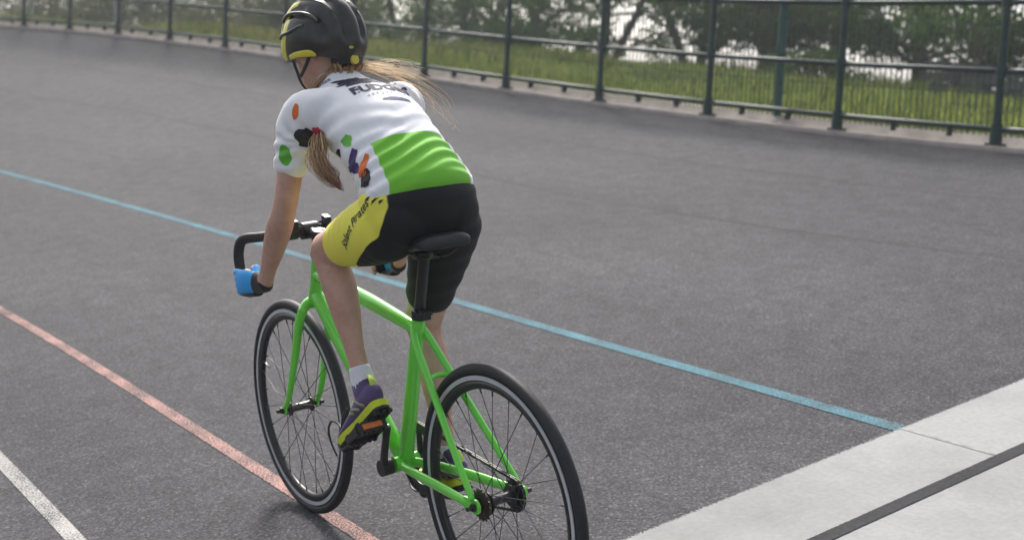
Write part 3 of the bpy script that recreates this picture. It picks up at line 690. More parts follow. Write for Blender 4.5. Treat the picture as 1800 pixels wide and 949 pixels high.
for i in range(nl):
    a = al[-1]*i/nl; x = np.interp(a, al, loop[:, 0]); z = np.interp(a, al, loop[:, 1]); x2 = np.interp((a+.004) % al[-1], al, loop[:, 0]); z2 = np.interp((a+.004) % al[-1], al, loop[:, 1])
    o = link('chain_link', lm, None, ch); o.location = (x, -.043, z); o.rotation_euler = (0, -math.atan2(z2-z, x2-x), 0)
# ------------------------------------------------------------------ the rider (same frame as the bicycle)
person = empty('person', BM, 'rider in white and green jersey, black shorts and helmet, crouched over the handlebar', 'person')
def skinmat():
    q = NT('skin'); co = q.coord('Object'); f = q.noise(co, 11, 6, .7); g = q.noise(co, 160, 3)
    q.set(Base_Color=q.ramp(f, [(.25, (.44, .225, .165)), (.5, (.56, .335, .26)), (.75, (.66, .43, .345))]), Roughness=.48, Subsurface_Weight=.12, Subsurface_Radius=(.012, .004, .002), Specular_IOR_Level=.4); q.bump(g, .2, .0012); return q.m
M_SKIN = skinmat()
RHO = np.array([-.045, 0, -.030]); LHO = np.array([-.028, 0, -.022])
SH = (.555, .148, 1.185); EL = (.580, .197, .955); WRI = (.765, .196, .768)
HIP = {1: (.275, .084, .930), -1: (.275, -.084, .925)}
KN = {1: (.555, .100, .842), -1: (.436, -.092, .640)}
AN = {1: (.428, .100, .545), -1: (.378, -.104, .308)}
HC = np.array([.672, .006, 1.338])                                   # head centre
hf = np.array([.95, .20, -.20]); hf /= np.linalg.norm(hf); hl = np.cross([0, 0, 1.], hf); hl /= np.linalg.norm(hl); hu = np.cross(hf, hl)
def H_(a, b, c): return HC+hf*a+hl*b+hu*c
def lerp(a, b, t): return np.array(a)*(1-t)+np.array(b)*t
parts = []
# torso core (inside the jersey), neck, head
parts.append(tube([(.26, 0, .97, .105, .085), (.355, 0, 1.083, .108, .078), (.46, 0, 1.150, .125, .080), (.545, 0, 1.183, .120, .066), (.60, 0, 1.214, .062, .052), (.628, .003, 1.258, .045, .047), (.650, .005, 1.30, .044, .048)], 22, 5, (0, 1, 0)))
parts.append(tube([(.27, 0, .98, .115, .08), (.27, 0, .94, .12, .075)], 20, 1, (0, 1, 0)))
parts.append(ellipsoid(HC, hf*.088, hl*.069, hu*.086, 28, 18))
parts.append(tube([(*H_(.035, 0, -.035), .052, .05), (*H_(.058, 0, -.075), .040, .036), (*H_(.070, 0, -.093), .026, .022)], 18, 4, hl))     # jaw
parts.append(tube([(*H_(.083, 0, .012), .007), (*H_(.096, 0, -.012), .009), (*H_(.104, 0, -.027), .0115), (*H_(.090, 0, -.034), .010)], 10, 4))   # nose
parts.append(tube([(*H_(.084, .017, -.058), .004), (*H_(.090, 0, -.057), .0065), (*H_(.084, -.017, -.058), .004)], 8, 3)); parts.append(tube([(*H_(.082, .014, -.066), .004), (*H_(.088, 0, -.067), .0068), (*H_(.082, -.014, -.066), .004)], 8, 3))   # lips
for s in (1, -1):
    ec = H_(-.004, s*.071, -.020); parts.append(ellipsoid(ec, hf*.017+hl*s*.006, hl*s*.006-hf*.002, hu*.027, 14, 10)); parts.append(ellipsoid(ec+hu*-.021, hf*.009, hl*.006, hu*.010, 10, 8))
    sh, el, wr = [np.array((x, s*y, z)) for x, y, z in (SH, EL, WRI)]; ho = RHO if s < 0 else LHO; wr = wr+ho
    parts.append(tube([(*(sh+np.array([-.01, -s*.02, .01])), .040), (*lerp(sh, el, .3), .0345), (*lerp(sh, el, .62), .0325), (*el, .0305), (*lerp(el, wr, .22), .0335), (*lerp(el, wr, .5), .0290), (*lerp(el, wr, .8), .0215), (*wr, .0190, .0215)], 18, 5))
    # hand: palm beside the hook of the bar, four fingers round the front, thumb inside
    def hp(x, y, z): return (.765+(x-.765)*.84+ho[0], s*(.196+(y-.196)*.9), .768+(z-.768)*.86+ho[2])
    parts.append(tube([(*hp(.765, .196, .768), .017, .021), (*hp(.800, .207, .770), .0135, .026), (*hp(.842, .2175, .768), .0120, .030), (*hp(.884, .2205, .764), .0105, .031)], 16, 5, (0, 1, 0)))
    for kf, (dz, ln) in enumerate(((.029, .95), (.009, 1.05), (-.011, 1.0), (-.029, .82))):
        zc = .764+dz; rr = (.0078, .0081, .0078, .0070)[kf]; sx = -.004*kf-(.004 if kf == 3 else 0)
        parts.append(tube([(*hp(.876+sx, .2205, zc), rr*1.05), (*hp(.906+sx, .2225, zc-.002), rr*1.08), (*hp(.925+sx, .212, zc-.004), rr), (*hp(.929+sx, .196, zc-.006), rr*.95), (*hp(.918+sx, .1815, zc-.008), rr*.92), (*hp(.918+sx-.030*ln+.008, .1785, zc-.009), rr*.8)], 10, 4))
    parts.append(tube([(*hp(.800, .198, .782), .0125), (*hp(.832, .186, .796), .0120), (*hp(.862, .179, .800), .0105), (*hp(.888, .178, .797), .0085)], 10, 4))
    hip, kn, an = np.array(HIP[s]), np.array(KN[s]), np.array(AN[s])
    sg = kn-hip; bend = 1 if s == 1 else 0
    parts.append(tube([(*(hip), .072), (*lerp(hip, kn, .4), .064), (*lerp(hip, kn, .75), .053), (*kn, .0465)], 18, 5))
    sh_ = an-kn; back = np.array([-1., 0, 0])-sh_*((np.array([-1., 0, 0])@sh_)/(sh_@sh_)); back /= np.linalg.norm(back)
    cal = .011
    parts.append(tube([(*kn, .0470), (*(lerp(kn, an, .12)+back*.004), .0420), (*(lerp(kn, an, .30)+back*cal), .0425, .0455), (*(lerp(kn, an, .5)+back*cal*.8), .0375, .040), (*(lerp(kn, an, .75)+back*.003), .0265), (*an, .0235)], 18, 5, (0, 1, 0)))
    kp = kn+(-back)*.012; parts.append(ellipsoid(kp, (.040, 0, 0), (0, .036, 0), (0, 0, .040), 16, 10))   # kneecap
# feet inside the shoes
heel = {1: np.array([.365, .100, .485]), -1: np.array([.345, -.110, .235])}
ball = {1: np.array([.462, .108, .402]), -1: np.array([.455, -.116, .225])}
toe = {1: np.array([.520, .110, .356]), -1: np.array([.540, -.117, .192])}
for s in (1, -1):
    parts.append(tube([(*AN[s], .024), (*lerp(AN[s], (heel[s]+ball[s])/2, .8), .028), (*ball[s], .026)], 12, 4)); parts.append(ellipsoid(heel[s]+np.array([.015, 0, .02]), (.026, 0, 0), (0, .024, 0), (0, 0, .026), 12, 8))
body = link('body', fuse(parts, .0042, 5, .45), M_SKIN, person)
for s in (1, -1): MB().add(*ellipsoid(H_(.0765, s*.030, .004), hf*.010, hl*.013, hu*.0075, 14, 8)).build('eye', M_EYE, person)

# ---- jersey
TC = [(.258, 0, .990, .147, .100), (.300, 0, 1.036, .137, .094), (.358, 0, 1.086, .131, .090), (.42, 0, 1.132, .134, .090), (.49, 0, 1.163, .146, .091), (.545, 0, 1.186, .140, .080), (.592, 0, 1.216, .098, .068), (.618, .002, 1.246, .066, .060), (.630, .002, 1.262, .050, .051)]
jp = [tube(TC, 36, 6, (0, 1, 0))]
for s in (1, -1):
    sh, el = np.array((SH[0], s*SH[1], SH[2])), np.array((EL[0], s*EL[1], EL[2])); e = lerp(sh, el, .565)
    jp.append(tube([(*(sh+np.array([-.055, -s*.055, -.005])), .062, .070), (*(sh+np.array([-.012, -s*.010, -.002])), .056, .058), (*lerp(sh, el, .22), .049, .050), (*lerp(sh, el, .42), .0435, .044), (*e, .0430, .0435)], 22, 5))
jm = fuse(jp, .0042, 10, .5)
co = coords(jm).astype(float); nn = normals(jm).astype(float)
ax_ = np.array([.72, 0, .69]); t_ = (co-np.array([.245, 0, .990]))@ax_                      # along the trunk
# folds: across the waist, radiating from the armpits, along the sleeves
def fold(c, f, amp, ph, w): return amp*np.sin(f*c+ph)*w
wst = np.exp(-((t_-.075)/.075)**2)
d_ = fold(t_+.30*co[:, 1]**2+.02*np.sin(18*co[:, 1]), 2*np.pi/.036, .0030, .6+2.2*np.sin(7*co[:, 1]), wst)
d_ += fold(t_-.35*np.abs(co[:, 1]), 2*np.pi/.060, .0018, 1.7, np.exp(-((t_-.18)/.07)**2))
for s in (1, -1):
    ap = np.array([.50, s*.145, 1.115]); v = co-ap; dist = np.linalg.norm(v, axis=1); an_ = np.arctan2(v@np.array([-.5, 0, .86]), v@np.array([.86, 0, .5]))
    d_ += .0030*np.sin(11*an_+s)*np.exp(-((dist-.075)/.045)**2)*(s*co[:, 1] > .03)
sl_ = (np.abs(co[:, 1]) > .135)&(co[:, 2] < 1.15); d_ += .0016*np.sin(2*np.pi*(co[:, 2]+.3*co[:, 0])/.032)*sl_
setco(jm, co+nn*d_[:, None]); co = coords(jm).astype(float); t_ = (co-np.array([.245, 0, .990]))@ax_
#   green lower back panel: below a curved top edge and right of a seam down the left flank
seam = .108-.10*(t_-.02)
topE = .128+.55*np.clip(co[:, 1], -1, .2)**2
attr(jm, 'green', np.minimum(topE-t_, np.minimum(seam-co[:, 1], co[:, 1]+seam))*(1))
q = fabric('jersey_cloth', (.84, .84, .86), .8, .25)
gm = q.n('ShaderNodeMapRange', i_From_Min=-.0012, i_From_Max=.0012); q.l(q.attr('green'), gm.inputs[0])
base = q.b.inputs['Base Color'].links[0].from_socket
q.set(Base_Color=q.mix(gm.outputs[0], base, (.20, .58, .045)))
M_JERSEY = q.m; jersey = tag(link('jersey', jm, M_JERSEY, person), 'white short-sleeved jersey with green lower back and dark printed lettering')

# ---- shorts
sp_ = [tube([(.264, 0, 1.000, .149, .100), (.268, 0, .965, .153, .098), (.272, 0, .930, .150, .088), (.280, 0, .905, .125, .070)], 34, 5, (0, 1, 0))]
for s in (1, -1):
    hip, kn = np.array(HIP[s]), np.array(KN[s]); en = .70 if s == 1 else .74
    sp_.append(tube([(*(hip+np.array([-.005, 0, .0])), .082, .086), (*lerp(hip, kn, .2), .081, .083), (*lerp(hip, kn, .45), .0725), (*lerp(hip, kn, .62), .0635), (*lerp(hip, kn, en), .0600)], 24, 5))
    sp_.append(ellipsoid((.242, s*.068, .948), (.064, 0, 0), (0, .076, 0), (0, 0, .072), 20, 14))
sm = fuse(sp_, .0045, 9, .5); co = coords(sm).astype(float); nn = normals(sm).astype(float)
hip, kn = np.array(HIP[1]), np.array(KN[1]); th = (co-hip)@((kn-hip)/np.linalg.norm(kn-hip))
d_ = .0016*np.sin(2*np.pi*(th+.12*co[:, 2])/.034)*(co[:, 1] > .03)*np.exp(-((th-.13)/.09)**2)
d_ += .0010*np.sin(2*np.pi*(co[:, 2]+.2*co[:, 1])/.045)*(co[:, 1] < 0)*(co[:, 2] < .86)
co0 = co.copy(); setco(sm, co+nn*d_[:, None]); co = coords(sm).astype(float)
#   yellow side panels
def panel(c, s):
    hip, kn = np.array(HIP[s]), np.array(KN[s]); a = (kn-hip)/np.linalg.norm(kn-hip)
    return s*c[:, 1]
xx = co[:, 0]; zz = co[:, 2]
upper = .100+.0*xx
#   seam runs down from the waist behind the hip, then sweeps forward under the thigh to the hem
_sp = catmull(np.array([(.76, .56), (.79, .475), (.815, .405), (.856, .315), (.897, .248), (.94, .214), (.975, .206), (1.0, .208), (1.06, .235)]), 8); xs_ = np.interp(co0[:, 2], _sp[:, 0], _sp[:, 1])
yl = np.minimum((co0[:, 0]-xs_)*.7, co[:, 1]-.060)
yr = np.minimum(-co[:, 1]-.105, (xx-.33-.35*(.95-zz))*.7)
attr(sm, 'yellow', np.maximum(yl, yr))
q = fabric('shorts_cloth', (.0115, .0115, .0135), .68, .04, .15); ym = q.n('ShaderNodeMapRange', i_From_Min=-.001, i_From_Max=.001); q.l(q.attr('yellow'), ym.inputs[0])
base = q.b.inputs['Base Color'].links[0].from_socket; q.set(Base_Color=q.mix(ym.outputs[0], base, (.86, .80, .10)))
shorts = tag(link('shorts', sm, q.m, person), 'black cycling shorts with a yellow lettered side panel')

# ---- prints on the cloth
def bvh(me): return BVHTree.FromPolygons([v.co for v in me.vertices], [p.vertices for p in me.polygons])
BJ, BS_ = bvh(jm), bvh(sm)
M_INK = simple('dark_print', (.022, .018, .045), .7, var=.3, scale=60)
M_NAVY = simple('navy_print', (.05, .055, .15), .7); M_ORP = simple('orange_print', (.75, .16, .03), .7); M_GRP = simple('green_print', (.13, .48, .05), .7)
M_REDP = simple('crimson_print', (.42, .025, .06), .7); M_PURP = simple('purple_print', (.06, .03, .15), .7); M_BLK = simple('black_print', (.02, .02, .024), .7)
def project(name, me2d, origin, ex, ey, tree_, mat, parent, off=.0012, maxe=.008):
    """lay a flat print (x,y in metres) onto the cloth along the normal of its plane"""
    o_ = Vector(origin); ex = Vector(ex).normalized(); n = ex.cross(Vector(ey)).normalized(); ey = n.cross(ex)
    bm = bmesh.new(); bm.from_mesh(me2d); bmesh.ops.triangulate(bm, faces=bm.faces)
    for _ in range(4):
        lg = [e for e in bm.edges if e.calc_length() > maxe]
        if not lg: break
        bmesh.ops.subdivide_edges(bm, edges=lg, cuts=1); bmesh.ops.triangulate(bm, faces=[f for f in bm.faces if len(f.verts) > 3])
    dead = []
    for v in bm.verts:
        p_ = o_+ex*v.co.x+ey*v.co.y; h, nr, i_, d_2 = tree_.ray_cast(p_+n*.12, -n, .3)
        if h is None: dead.append(v)
        else: v.co = h+nr*off*(1 if nr.dot(n) > 0 else -1)
    bmesh.ops.delete(bm, geom=dead, context='VERTS')
    me = bpy.data.meshes.new(name); bm.to_mesh(me); bm.free(); return link(name, me, mat, parent)
def text2d(body_, size, shear=0.0, jitter=0.0, squash=1.0, bold=.0):
    cu = bpy.data.curves.new('t', 'FONT'); cu.body = body_; cu.size = size; cu.align_x = 'CENTER'; cu.align_y = 'CENTER'; cu.shear = shear; cu.offset = bold; cu.resolution_u = 3
    o = bpy.data.objects.new('t', cu); C.objects.link(o); dg = bpy.context.evaluated_depsgraph_get(); dg.update(); me = bpy.data.meshes.new_from_object(o.evaluated_get(dg)); bpy.data.objects.remove(o)
    for v in me.vertices:
        v.co.x += jitter*math.sin(v.co.y*310+v.co.x*90); v.co.y = v.co.y*squash+jitter*math.sin(v.co.x*170)
    return me
def blob2d(rx, ry, rough=.2, seed=1, n=28):
    r = random.Random(seed); ph = [r.uniform(0, 6.28) for _ in range(4)]; V = [(0, 0, 0)]
    for ring_ in (.5, 1):
        for i in range(n):
            t = 2*math.pi*i/n; k = 1+rough*(.5*math.sin(3*t+ph[0])+.35*math.sin(5*t+ph[1])+.3*math.sin(8*t+ph[2])); V.append((rx*k*ring_*math.cos(t), ry*k*ring_*math.sin(t), 0))
    F = [(0, 1+i, 1+(i+1) % n) for i in range(n)]+[(1+i, 1+n+i, 1+n+(i+1) % n, 1+(i+1) % n) for i in range(n)]
    me = bpy.data.meshes.new('b'); me.from_pydata(V, [], F); return me
# ---- shoes, socks
q = fabric('shoe_mesh', (.095, .064, .165), .7, .2, .2, 500, .4); M_SHOE = q.m
M_SOLEY = simple('lime_midsole', (.58, .66, .03), .55, var=.12, scale=60); M_SOLEB = simple('black_outsole', (.022, .021, .021), .7, var=.3, scale=120, bump=.4); M_TRIM = simple('grey_shoe_trim', (.20, .22, .12), .6, var=.3); M_LIMEP = simple('lime_laces', (.50, .68, .08), .55); M_SOCK = fabric('sock_cotton', (.72, .70, .74), .9, .3).m
def shoe(s, hb_, tilt, y0, y1, label):
    f = np.array([math.cos(tilt), (y1-y0)/.22, math.sin(tilt)]); f /= np.linalg.norm(f); u = np.array([-math.sin(tilt), 0, math.cos(tilt)]); l = np.cross(u, f)
    o = np.array([hb_[0], y0, hb_[1]]); P = lambda a, b, c: o+f*a+l*b+u*c
    # upper: sections (a, half width, bottom, top)
    sec = [(-.002, .016, .022, .060), (.010, .026, .018, .078), (.035, .0305, .017, .084), (.065, .0315, .017, .080), (.095, .0335, .017, .066), (.13, .0375, .017, .053), (.165, .0385, .017, .044), (.195, .034, .017, .037), (.214, .022, .019, .030)]
    V, F = tube([(*P(a, 0, (b+t)/2), w_, (t-b)/2) for a, w_, b, t in sec], 22, 5, l)
    root = link('shoe', fuse([(V, F), tube([(*P(.040, 0, .070), .031, .033), (*P(.036, 0, .095), .0295, .033)], 18, 1, l)], .0035, 4), M_SHOE, person); tag(root, label)
    def sole(name, b0, b1, grow, mat, taper=1.0):
        out = [(-.006, 0), (0, .020), (.02, .029), (.06, .030), (.10, .031), (.14, .0375), (.175, .0385), (.205, .029), (.222, .012), (.226, 0)]
        C_ = catmull(np.array(out), 4); pts = [(a, w_*grow) for a, w_ in C_]+[(a, -w_*grow) for a, w_ in C_[::-1]]
        V = []; n = len(pts)
        for c in (b0, b1):
            for a, b in pts: V.append(P(a, b*(1 if c == b1 else taper), c+(.010*max(0, (a-.17)/.05)**2)+.006*max(0, (.02-a)/.03)))
        F = [(i, (i+1) % n, n+(i+1) % n, n+i) for i in range(n)]+[tuple(range(n))[::-1], tuple(range(n, 2*n))]
        return MB().add(V, F).build(name, mat, root, auto=40)
    sole('midsole', .006, .024, 1.04, M_SOLEY, .96); sole('outsole', -.001, .0065, 1.0, M_SOLEB, .95)
    for a in np.arange(.004, .21, .0155):
        for b in (-.018, .0, .018):
            if abs(b) > .02 and (a < .01 or a > .2): continue
            MB().add(*box(P(a, b, -.003), f*.0055, l*.0062, u*.0035)).build('tread_lug', M_SOLEB, root, False)
    for k, (a0, a1) in enumerate(((.022, .060), (.050, .092), (.078, .118))):    # side stripes
        for sd in (1, -1):
            pts = [P(a0, sd*.0318, .030+.004*k), P((a0+a1)/2, sd*.0335, .046-.001*k), P(a1, sd*.0270, .062-.010*k)]
            MB().add(*tube([(*q_, .0022, .0040) for q_ in pts], 8, 5, l)).build('stripe', M_TRIM, root)
    for k in range(4): MB().add(*tube([(*P(.082+.017*k, -.018, .070-.0062*k), .0030), (*P(.084+.017*k, 0, .076-.0066*k), .0032), (*P(.082+.017*k, .018, .070-.0062*k), .0030)], 8, 4)).build('lace', M_LIMEP, root)
    MB().add(*tube([(*P(-.004, 0, .060), .010, .005), (*P(-.006, 0, .080), .009, .004), (*P(-.001, 0, .095), .006, .003)], 10, 4, l)).build('heel_tab', M_LIMEP, root)
    an = np.array(AN[s]); kn = np.array(KN[s])
    MB().add(*tube([(*P(.038, 0, .080), .0300), (*lerp(an, kn, .02), .0275), (*lerp(an, kn, .045), .0268)], 20, 4)).build('sock', M_SOCK, person)
shoe(1, (.332, .474), R(-40), .098, .112, 'purple trainer with lime and black sole, heel raised on the left pedal')
shoe(-1, (.314, .227), R(-12), -.108, -.118, 'purple trainer on the lower pedal behind the rear wheel')

# ---- gloves
M_GLB = fabric('blue_glove', (.010, .33, .80), .55, .2).m; M_GLK = fabric('black_glove', (.02, .02, .022), .7, .2).m
for s in (1, -1):
    ho = RHO if s < 0 else LHO; hp = lambda x, y, z: (.765+(x-.765)*.84+ho[0], s*(.196+(y-.196)*.9), .768+(z-.768)*.86+ho[2])
    gp = [tube([(*hp(.796, .2085, .770), .0160, .0285), (*hp(.842, .2200, .768), .0145, .0325), (*hp(.886, .2225, .764), .0125, .0330)], 18, 5, (0, 1, 0))]
    for kf, dz in enumerate((.029, .009, -.011, -.029)):
        zc = .764+dz; sx = -.004*kf-(.004 if kf == 3 else 0)
        gp.append(tube([(*hp(.876+sx, .2210, zc), .0086), (*hp(.905+sx, .2235, zc-.002), .0090), (*hp(.922+sx, .215, zc-.004), .0086)], 10, 3))
    gp.append(tube([(*hp(.800, .198, .782), .0150), (*hp(.832, .186, .796), .0148), (*hp(.856, .180, .800), .0130)], 10, 3))
    gl = link('glove', fuse(gp, .0026, 3), M_GLB, person)
    MB().add(*tube([(*hp(.757, .1940, .773), .0225, .0255), (*hp(.775, .199, .769), .0210, .0260), (*hp(.800, .2075, .769), .0185, .0295)], 20, 4, (0, 1, 0))).build('cuff', M_GLK, gl)
    MB().add(*tube([(*hp(.800, .2030, .7335), .016, .007), (*hp(.845, .2110, .7265), .016, .006), (*hp(.888, .2130, .7245), .013, .006)], 12, 4, (0, 1, 0))).build('palm_edge', M_GLK, gl)

# ---- helmet
def helmet_mesh():
    nu, nv = 96, 40; V = []; yel = []
    for i in range(nv+1):
        for j in range(nu):
            ph = 2*math.pi*j/nu; cf, sf = math.cos(ph), math.sin(ph)
            tmax = R(108)+R(20)*max(0, -cf)**1.5-R(4)*max(0, cf)
            t = tmax*i/nv; a, b, c = .126*math.sin(t)*cf, .096*math.sin(t)*sf, .122*math.cos(t)
            a -= .010*max(0, -cf)*math.sin(t)                     # drawn-out tail
            g_ = b/.096; rid = .5+.5*math.cos(g_*math.pi*4.0+.9*math.copysign(1, g_)*(a/.12)*abs(g_))
            lat = sstep(.12, .3, t/tmax)*(1-sstep(.74, .86, t/tmax))
            slot = (rid < .30)*lat*(.5+.5*math.cos(a*62+.5) > .30)
            k = 1-.052*(1-rid)**1.5*lat-.045*float(slot)
            if t/tmax > .9: k *= 1-.02*(t/tmax-.9)/.1
            V.append(H_(a*k-.002, b*k, c*k+.020)); yel.append(a+.45*(c-.03)-.024-.2*float(slot))
    F = [(i*nu+j, (i+1)*nu+j, (i+1)*nu+(j+1) % nu, i*nu+(j+1) % nu) for i in range(nv) for j in range(nu)]
    n0 = len(V)                                                   # inner wall
    for j in range(nu): V.append(HC+(V[nv*nu+j]-HC)*.90); yel.append(-1)
    F += [(nv*nu+j, n0+j, n0+(j+1) % nu, nv*nu+(j+1) % nu) for j in range(nu)]
    V.append(H_(0, 0, .02)); yel.append(-1); F += [(n0+j, len(V)-1, n0+(j+1) % nu) for j in range(nu)]
    mb = MB().add(V, F); me = mb.mesh('helmet'); me.set_sharp_from_angle(angle=R(50)); attr(me, 'yellow', yel); return me
q = NT('helmet_shell'); ym = q.n('ShaderNodeMapRange', i_From_Min=-.002, i_From_Max=.002); q.l(q.attr('yellow'), ym.inputs[0])
q.set(Base_Color=q.mix(ym.outputs[0], q.ramp(q.noise(q.coord('Object'), 35, 3), [(.3, (.028, .025, .024)), (.7, (.050, .045, .042))]), (.62, .58, .06)), Roughness=.36)
hel = tag(link('helmet', helmet_mesh(), q.m, person), 'black and yellow vented cycling helmet')
M_RIB = simple('helmet_rib', (.085, .078, .074), .32, var=.2)
for b0, b1, a1 in ((.0, .0, -.118), (.030, .042, -.105), (-.030, -.042, -.105), (.058, .072, -.080), (-.058, -.072, -.080), (.078, .088, -.040), (-.078, -.088, -.040)):
    pts = []
    for k in range(9):
        t = k/8; a = .070*(1-t)+a1*t; b = b0*(1-t)+b1*t+.010*math.sin(math.pi*t)*(1 if b0 >= 0 else -1)*(b0 != 0)
        rr = 1-(a/(.128 if a > 0 else .134))**2-(b/.0965)**2; pts.append((*H_(a-.002, b, .020+.122*math.sqrt(max(.02, rr))*.958), .0030+.0035*math.sin(math.pi*t), .0045))
    MB().add(*tube(pts, 10, 3)).build('rib', M_RIB, hel)
M_HY = simple('yellow_trim', (.62, .52, .04), .4); M_STRAP = simple('strap_webbing', (.02, .02, .022), .7)
for s in (1, -1):
    MB().add(*tube([(*H_(.030, s*.088, -.010), .003, .008), (*H_(-.010, s*.094, -.012), .003, .008), (*H_(-.045, s*.088, -.018), .003, .009), (*H_(-.060, s*.081, -.026), .003, .004)], 10, 5, hl)).build('side_trim', M_HY, hel)
    MB().add(*tube([(*H_(.034, s*.080, -.005), .0022, .006), (*H_(.030, s*.077, -.045), .0016, .006), (*H_(.040, s*.056, -.088), .0016, .006), (*H_(.052, 0, -.112), .0016, .006)], 8, 6, hl)).build('strap', M_STRAP, hel)
    MB().add(*tube([(*H_(-.048, s*.080, -.012), .0022, .006), (*H_(-.010, s*.080, -.045), .0016, .006), (*H_(.024, s*.073, -.062), .0016, .006)], 8, 6, hl)).build('strap', M_STRAP, hel)
MB().add(*tube([(*H_(-.080, .05, -.045), .004, .008), (*H_(-.104, .02, -.052), .005, .012), (*H_(-.104, -.02, -.052), .005, .012), (*H_(-.080, -.05, -.045), .004, .008)], 10, 5)).build('cradle', M_STRAP, hel)
MB().add(*ellipsoid(H_(-.122, .012, -.022), hf*.006, hl*.014, hu*.007, 14, 8)).build('rear_badge', M_HY, hel)
MB().add(*cyl(H_(-.111, .004, -.053), hf, .012, .010, 18)).build('dial', M_HY, hel, auto=40)

# ---- hair: locks under the helmet, ponytail beneath the arm, blown strands on the right
M_HAIR = NT('hair'); f_ = M_HAIR.noise(M_HAIR.coord('Object', (60, 60, 8)), 6, 3)
M_HAIR.set(Base_Color=M_HAIR.ramp(f_, [(.25, (.20, .105, .050)), (.75, (.52, .34, .18))]), Roughness=.42, Specular_IOR_Level=.5); M_HAIR = M_HAIR.m
M_BLOND = NT('blond_hair'); M_BLOND.set(Base_Color=(.74, .58, .38), Roughness=.4)
tr_ = M_BLOND.n('ShaderNodeBsdfTranslucent'); tr_.inputs[0].default_value = (.92, .78, .55, 1); mx_ = M_BLOND.n('ShaderNodeMixShader'); mx_.inputs[0].default_value = .5
M_BLOND.l(M_BLOND.b.outputs[0], mx_.inputs[1]); M_BLOND.l(tr_.outputs[0], mx_.inputs[2]); M_BLOND.l(mx_.outputs[0], M_BLOND.out.inputs[0]); M_BLOND = M_BLOND.m
hr_ = random.Random(11)
def strands(name, paths, n, spread, r, mat, wild=0.0, wave=0.0):
    mb = MB()
    for i in range(n):
        base_ = catmull(np.array(paths[i % len(paths)]), 3); a0, a1 = hr_.uniform(0, 6.28), hr_.uniform(0, 6.28); k = hr_.random(); pts = []; cut = hr_.uniform(.62, 1.0)**.8; fq = hr_.uniform(5, 11)
        for j, q_ in enumerate(base_):
            t = j/(len(base_)-1); w_ = spread*(.35+.8*math.sin(math.pi*min(1, t*1.02))+wild*t)*math.sqrt(k)
            v_ = wave*math.sin(fq*t+a1)*t
            pts.append((q_[0]+w_*math.cos(a0+t*1.3)+v_, q_[1]+w_*math.sin(a0+t*1.3)*.8+v_*.5, q_[2]+w_*math.sin(a1+t)*.9+v_*.4, r*(1.25-.95*t)))
        m_ = max(2, int(round(len(pts)*cut))); mb.add(*tube(pts[:m_], 4, 2, cap=False))
    return tag(mb.build(name, mat, person), kind='stuff')
nape = H_(-.075, 0, -.060)
strands('hair', [[H_(-.070, .045, -.030), H_(-.082, .035, -.062), (.598, .030, 1.272), (.590, .060, 1.250), (.600, .100, 1.215)], [H_(-.088, 0, -.045), H_(-.088, .010, -.075), (.592, .035, 1.272), (.60, .090, 1.23), (.605, .11, 1.19)],
                 [H_(-.074, -.045, -.030), H_(-.080, -.035, -.06), (.590, -.02, 1.278), (.585, .02, 1.27), (.59, .06, 1.25)]], 170, .013, .0014, M_HAIR)
M_HAIR2 = NT('light_brown_hair'); M_HAIR2.set(Base_Color=M_HAIR2.ramp(M_HAIR2.noise(M_HAIR2.coord('Object', (60, 60, 8)), 6, 3), [(.25, (.42, .26, .13)), (.75, (.72, .52, .31))]), Roughness=.4); M_HAIR2 = M_HAIR2.m
M_HAIR3 = simple('auburn_hair', (.17, .055, .028), .4, var=.3, scale=60)
PT = [(.505, .100, 1.150), (.466, .138, 1.130), (.446, .160, 1.100), (.428, .165, 1.070), (.398, .160, 1.040), (.390, .156, 1.022)]
strands('ponytail', [PT], 130, .018, .0011, M_HAIR, -.2, .018)
strands('ponytail', [PT, [(x+.012, y+.004, z-.004) for x, y, z in PT]], 50, .021, .0010, M_HAIR2, -.1, .022)
strands('ponytail', [[(x-.006, y-.006, z-.006) for x, y, z in PT[2:]]], 60, .018, .0012, M_HAIR3, -.2, .016)
strands('flyaway_hair', [[H_(-.070, -.050, -.045), (.575, -.070, 1.288), (.540, -.108, 1.292), (.500, -.138, 1.276), (.468, -.150, 1.250)], [H_(-.070, -.045, -.055), (.570, -.075, 1.280), (.530, -.115, 1.274), (.485, -.140, 1.262), (.450, -.150, 1.262)],
                         [H_(-.060, -.05, -.055), (.555, -.095, 1.280), (.490, -.135, 1.252), (.440, -.146, 1.226), (.400, -.150, 1.206)], [H_(-.060, -.05, -.06), (.545, -.10, 1.270), (.470, -.140, 1.232), (.390, -.150, 1.186), (.340, -.148, 1.150), (.300, -.146, 1.128)]], 48, .018, .0004, M_BLOND, .8, .022)
# ---- prints laid on jersey and shorts
BK = ((0, -1, 0), (.88, 0, .42))
def shift(p_, a, b): return np.array(p_)+np.array(BK[0])*a+np.array(BK[1])*b/np.linalg.norm(BK[1])
def pj(me2d, origin, ex, ey, mat): return project('print', me2d, origin, ex, ey, BJ, mat, jersey)
tc_ = (.437, -.020, 1.25)
pj(text2d('FUDGES', .046, .12, .0012, 1.0, .0016), tc_, *BK, M_INK)
for k, (a, b, rx, ry) in enumerate(((-.045, .066, .026, .012), (-.012, .070, .024, .008), (.026, .066, .022, .009), (-.034, .042, .028, .009), (.006, .044, .026, .010), (.040, .046, .016, .008), (-.058, .030, .008, .004), (.052, .028, .009, .004))):
    pj(blob2d(rx*1.25, ry*1.6, .55, k+3), shift(tc_, a-.006, b+.008), *BK, M_INK)
for k in range(9): pj(blob2d(.0026, .0022, .2, k, 10), shift(tc_, -.052+.013*k, -.036+.003*(k % 3)), *BK, M_NAVY)
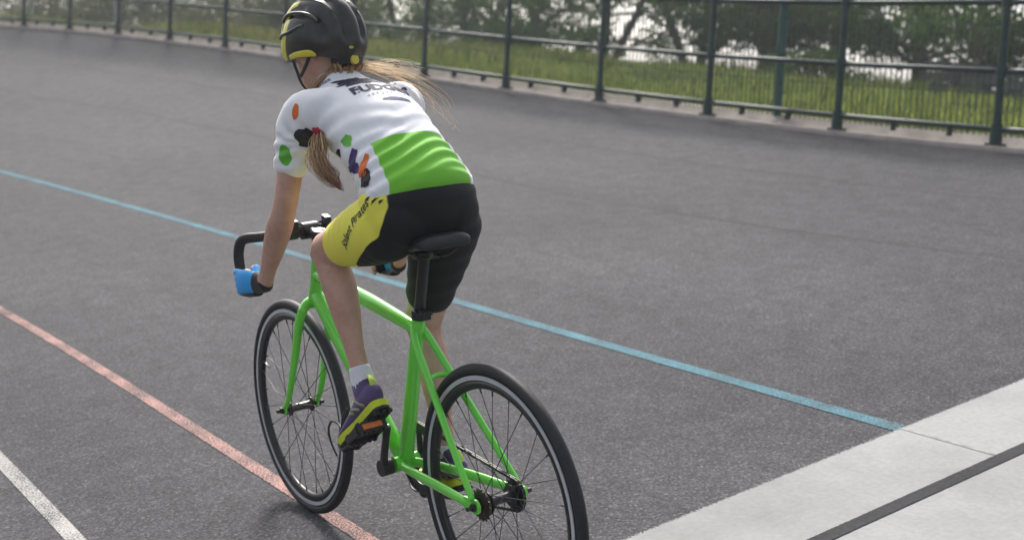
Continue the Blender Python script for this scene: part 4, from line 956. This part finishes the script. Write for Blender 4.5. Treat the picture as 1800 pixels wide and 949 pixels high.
for k, (a, b) in enumerate(((-.075, .050), (-.070, .010), (-.066, -.012), (.066, .040))): pj(blob2d(.003, .0025, .3, 40+k, 10), shift(tc_, a, b), *BK, M_INK)
pj(blob2d(.040, .0078, .10, 5, 40), shift(tc_, .012, -.062), *BK, M_NAVY)
pj(text2d('FUDGES', .015, .0, .0, 1.0, .0002), (.574, .075, 1.262), (-.25, -1, 0), (.8, 0, .5), M_NAVY)
LS = ((-.80, .10, .58), (.55, .10, .82))                      # flank: x runs to the back, y runs up
pj(blob2d(.009, .019, .10, 21), (.512, .178, 1.196), (-.8, -.5, -.1), (.1, 0, 1), M_ORP)
pj(blob2d(.016, .026, .05, 22), (.540, .203, 1.092), (-.8, -.6, .1), (.1, 0, 1), M_GRP)
for p_, rx, ry, m_, sd_2 in (((.505, .152, 1.130), .021, .023, M_BLK, 1), ((.474, .140, 1.136), .015, .019, M_REDP, 2), ((.365, .128, 1.126), .015, .011, M_GRP, 3), ((.333, .134, 1.082), .013, .022, M_PURP, 4), ((.322, .134, 1.066), .015, .012, M_PURP, 14), ((.290, .130, 1.070), .010, .022, M_ORP, 5), ((.272, .138, 1.044), .014, .017, M_BLK, 6), ((.348, .134, 1.062), .010, .006, M_BLK, 7), ((.400, .136, 1.096), .010, .008, M_BLK, 8)):
    pj(blob2d(rx*1.2, ry*1.2, .2, sd_2+30), p_, (-.86, -.40, -.1), (-.1, 0, 1), m_)
def ps(me2d, origin, ex, ey, mat=M_BLK): return project('print', me2d, origin, ex, ey, BS_, mat, shorts)
TX, TY = (-.64, -.05, .76), (.76, 0, .64)
ps(text2d('Solent Pirates', .027, .25, .0, 1.15, .0003), (.298, .158, .938), TX, TY)
for k, (a, b, rx, ry) in enumerate(((.082, .004, .010, .0035), (.090, -.012, .009, .003), (.100, .006, .012, .003), (.098, -.024, .005, .003))):
    ps(blob2d(rx, ry, .4, 60+k), np.array((.298, .158, .938))+np.array(TX)*a+np.array(TY)*b, TX, TY)

# ------------------------------------------------------------------ the hazy air
hz = MB().add(*box((0, 0, 4.6), (262, 0, 0), (0, 262, 0), (0, 0, 5.9))).mesh('haze', False); hm = bpy.data.materials.new('haze_air'); hm.use_nodes = True; ht = hm.node_tree; ht.nodes.clear()
pv = ht.nodes.new('ShaderNodeVolumePrincipled'); pv.inputs['Color'].default_value = (.93, .95, 1, 1); pv.inputs['Density'].default_value = .0017; pv.inputs['Anisotropy'].default_value = .3
ho_ = ht.nodes.new('ShaderNodeOutputMaterial'); ht.links.new(pv.outputs[0], ho_.inputs['Volume'])
tag(link('haze', hz, hm), kind='stuff')
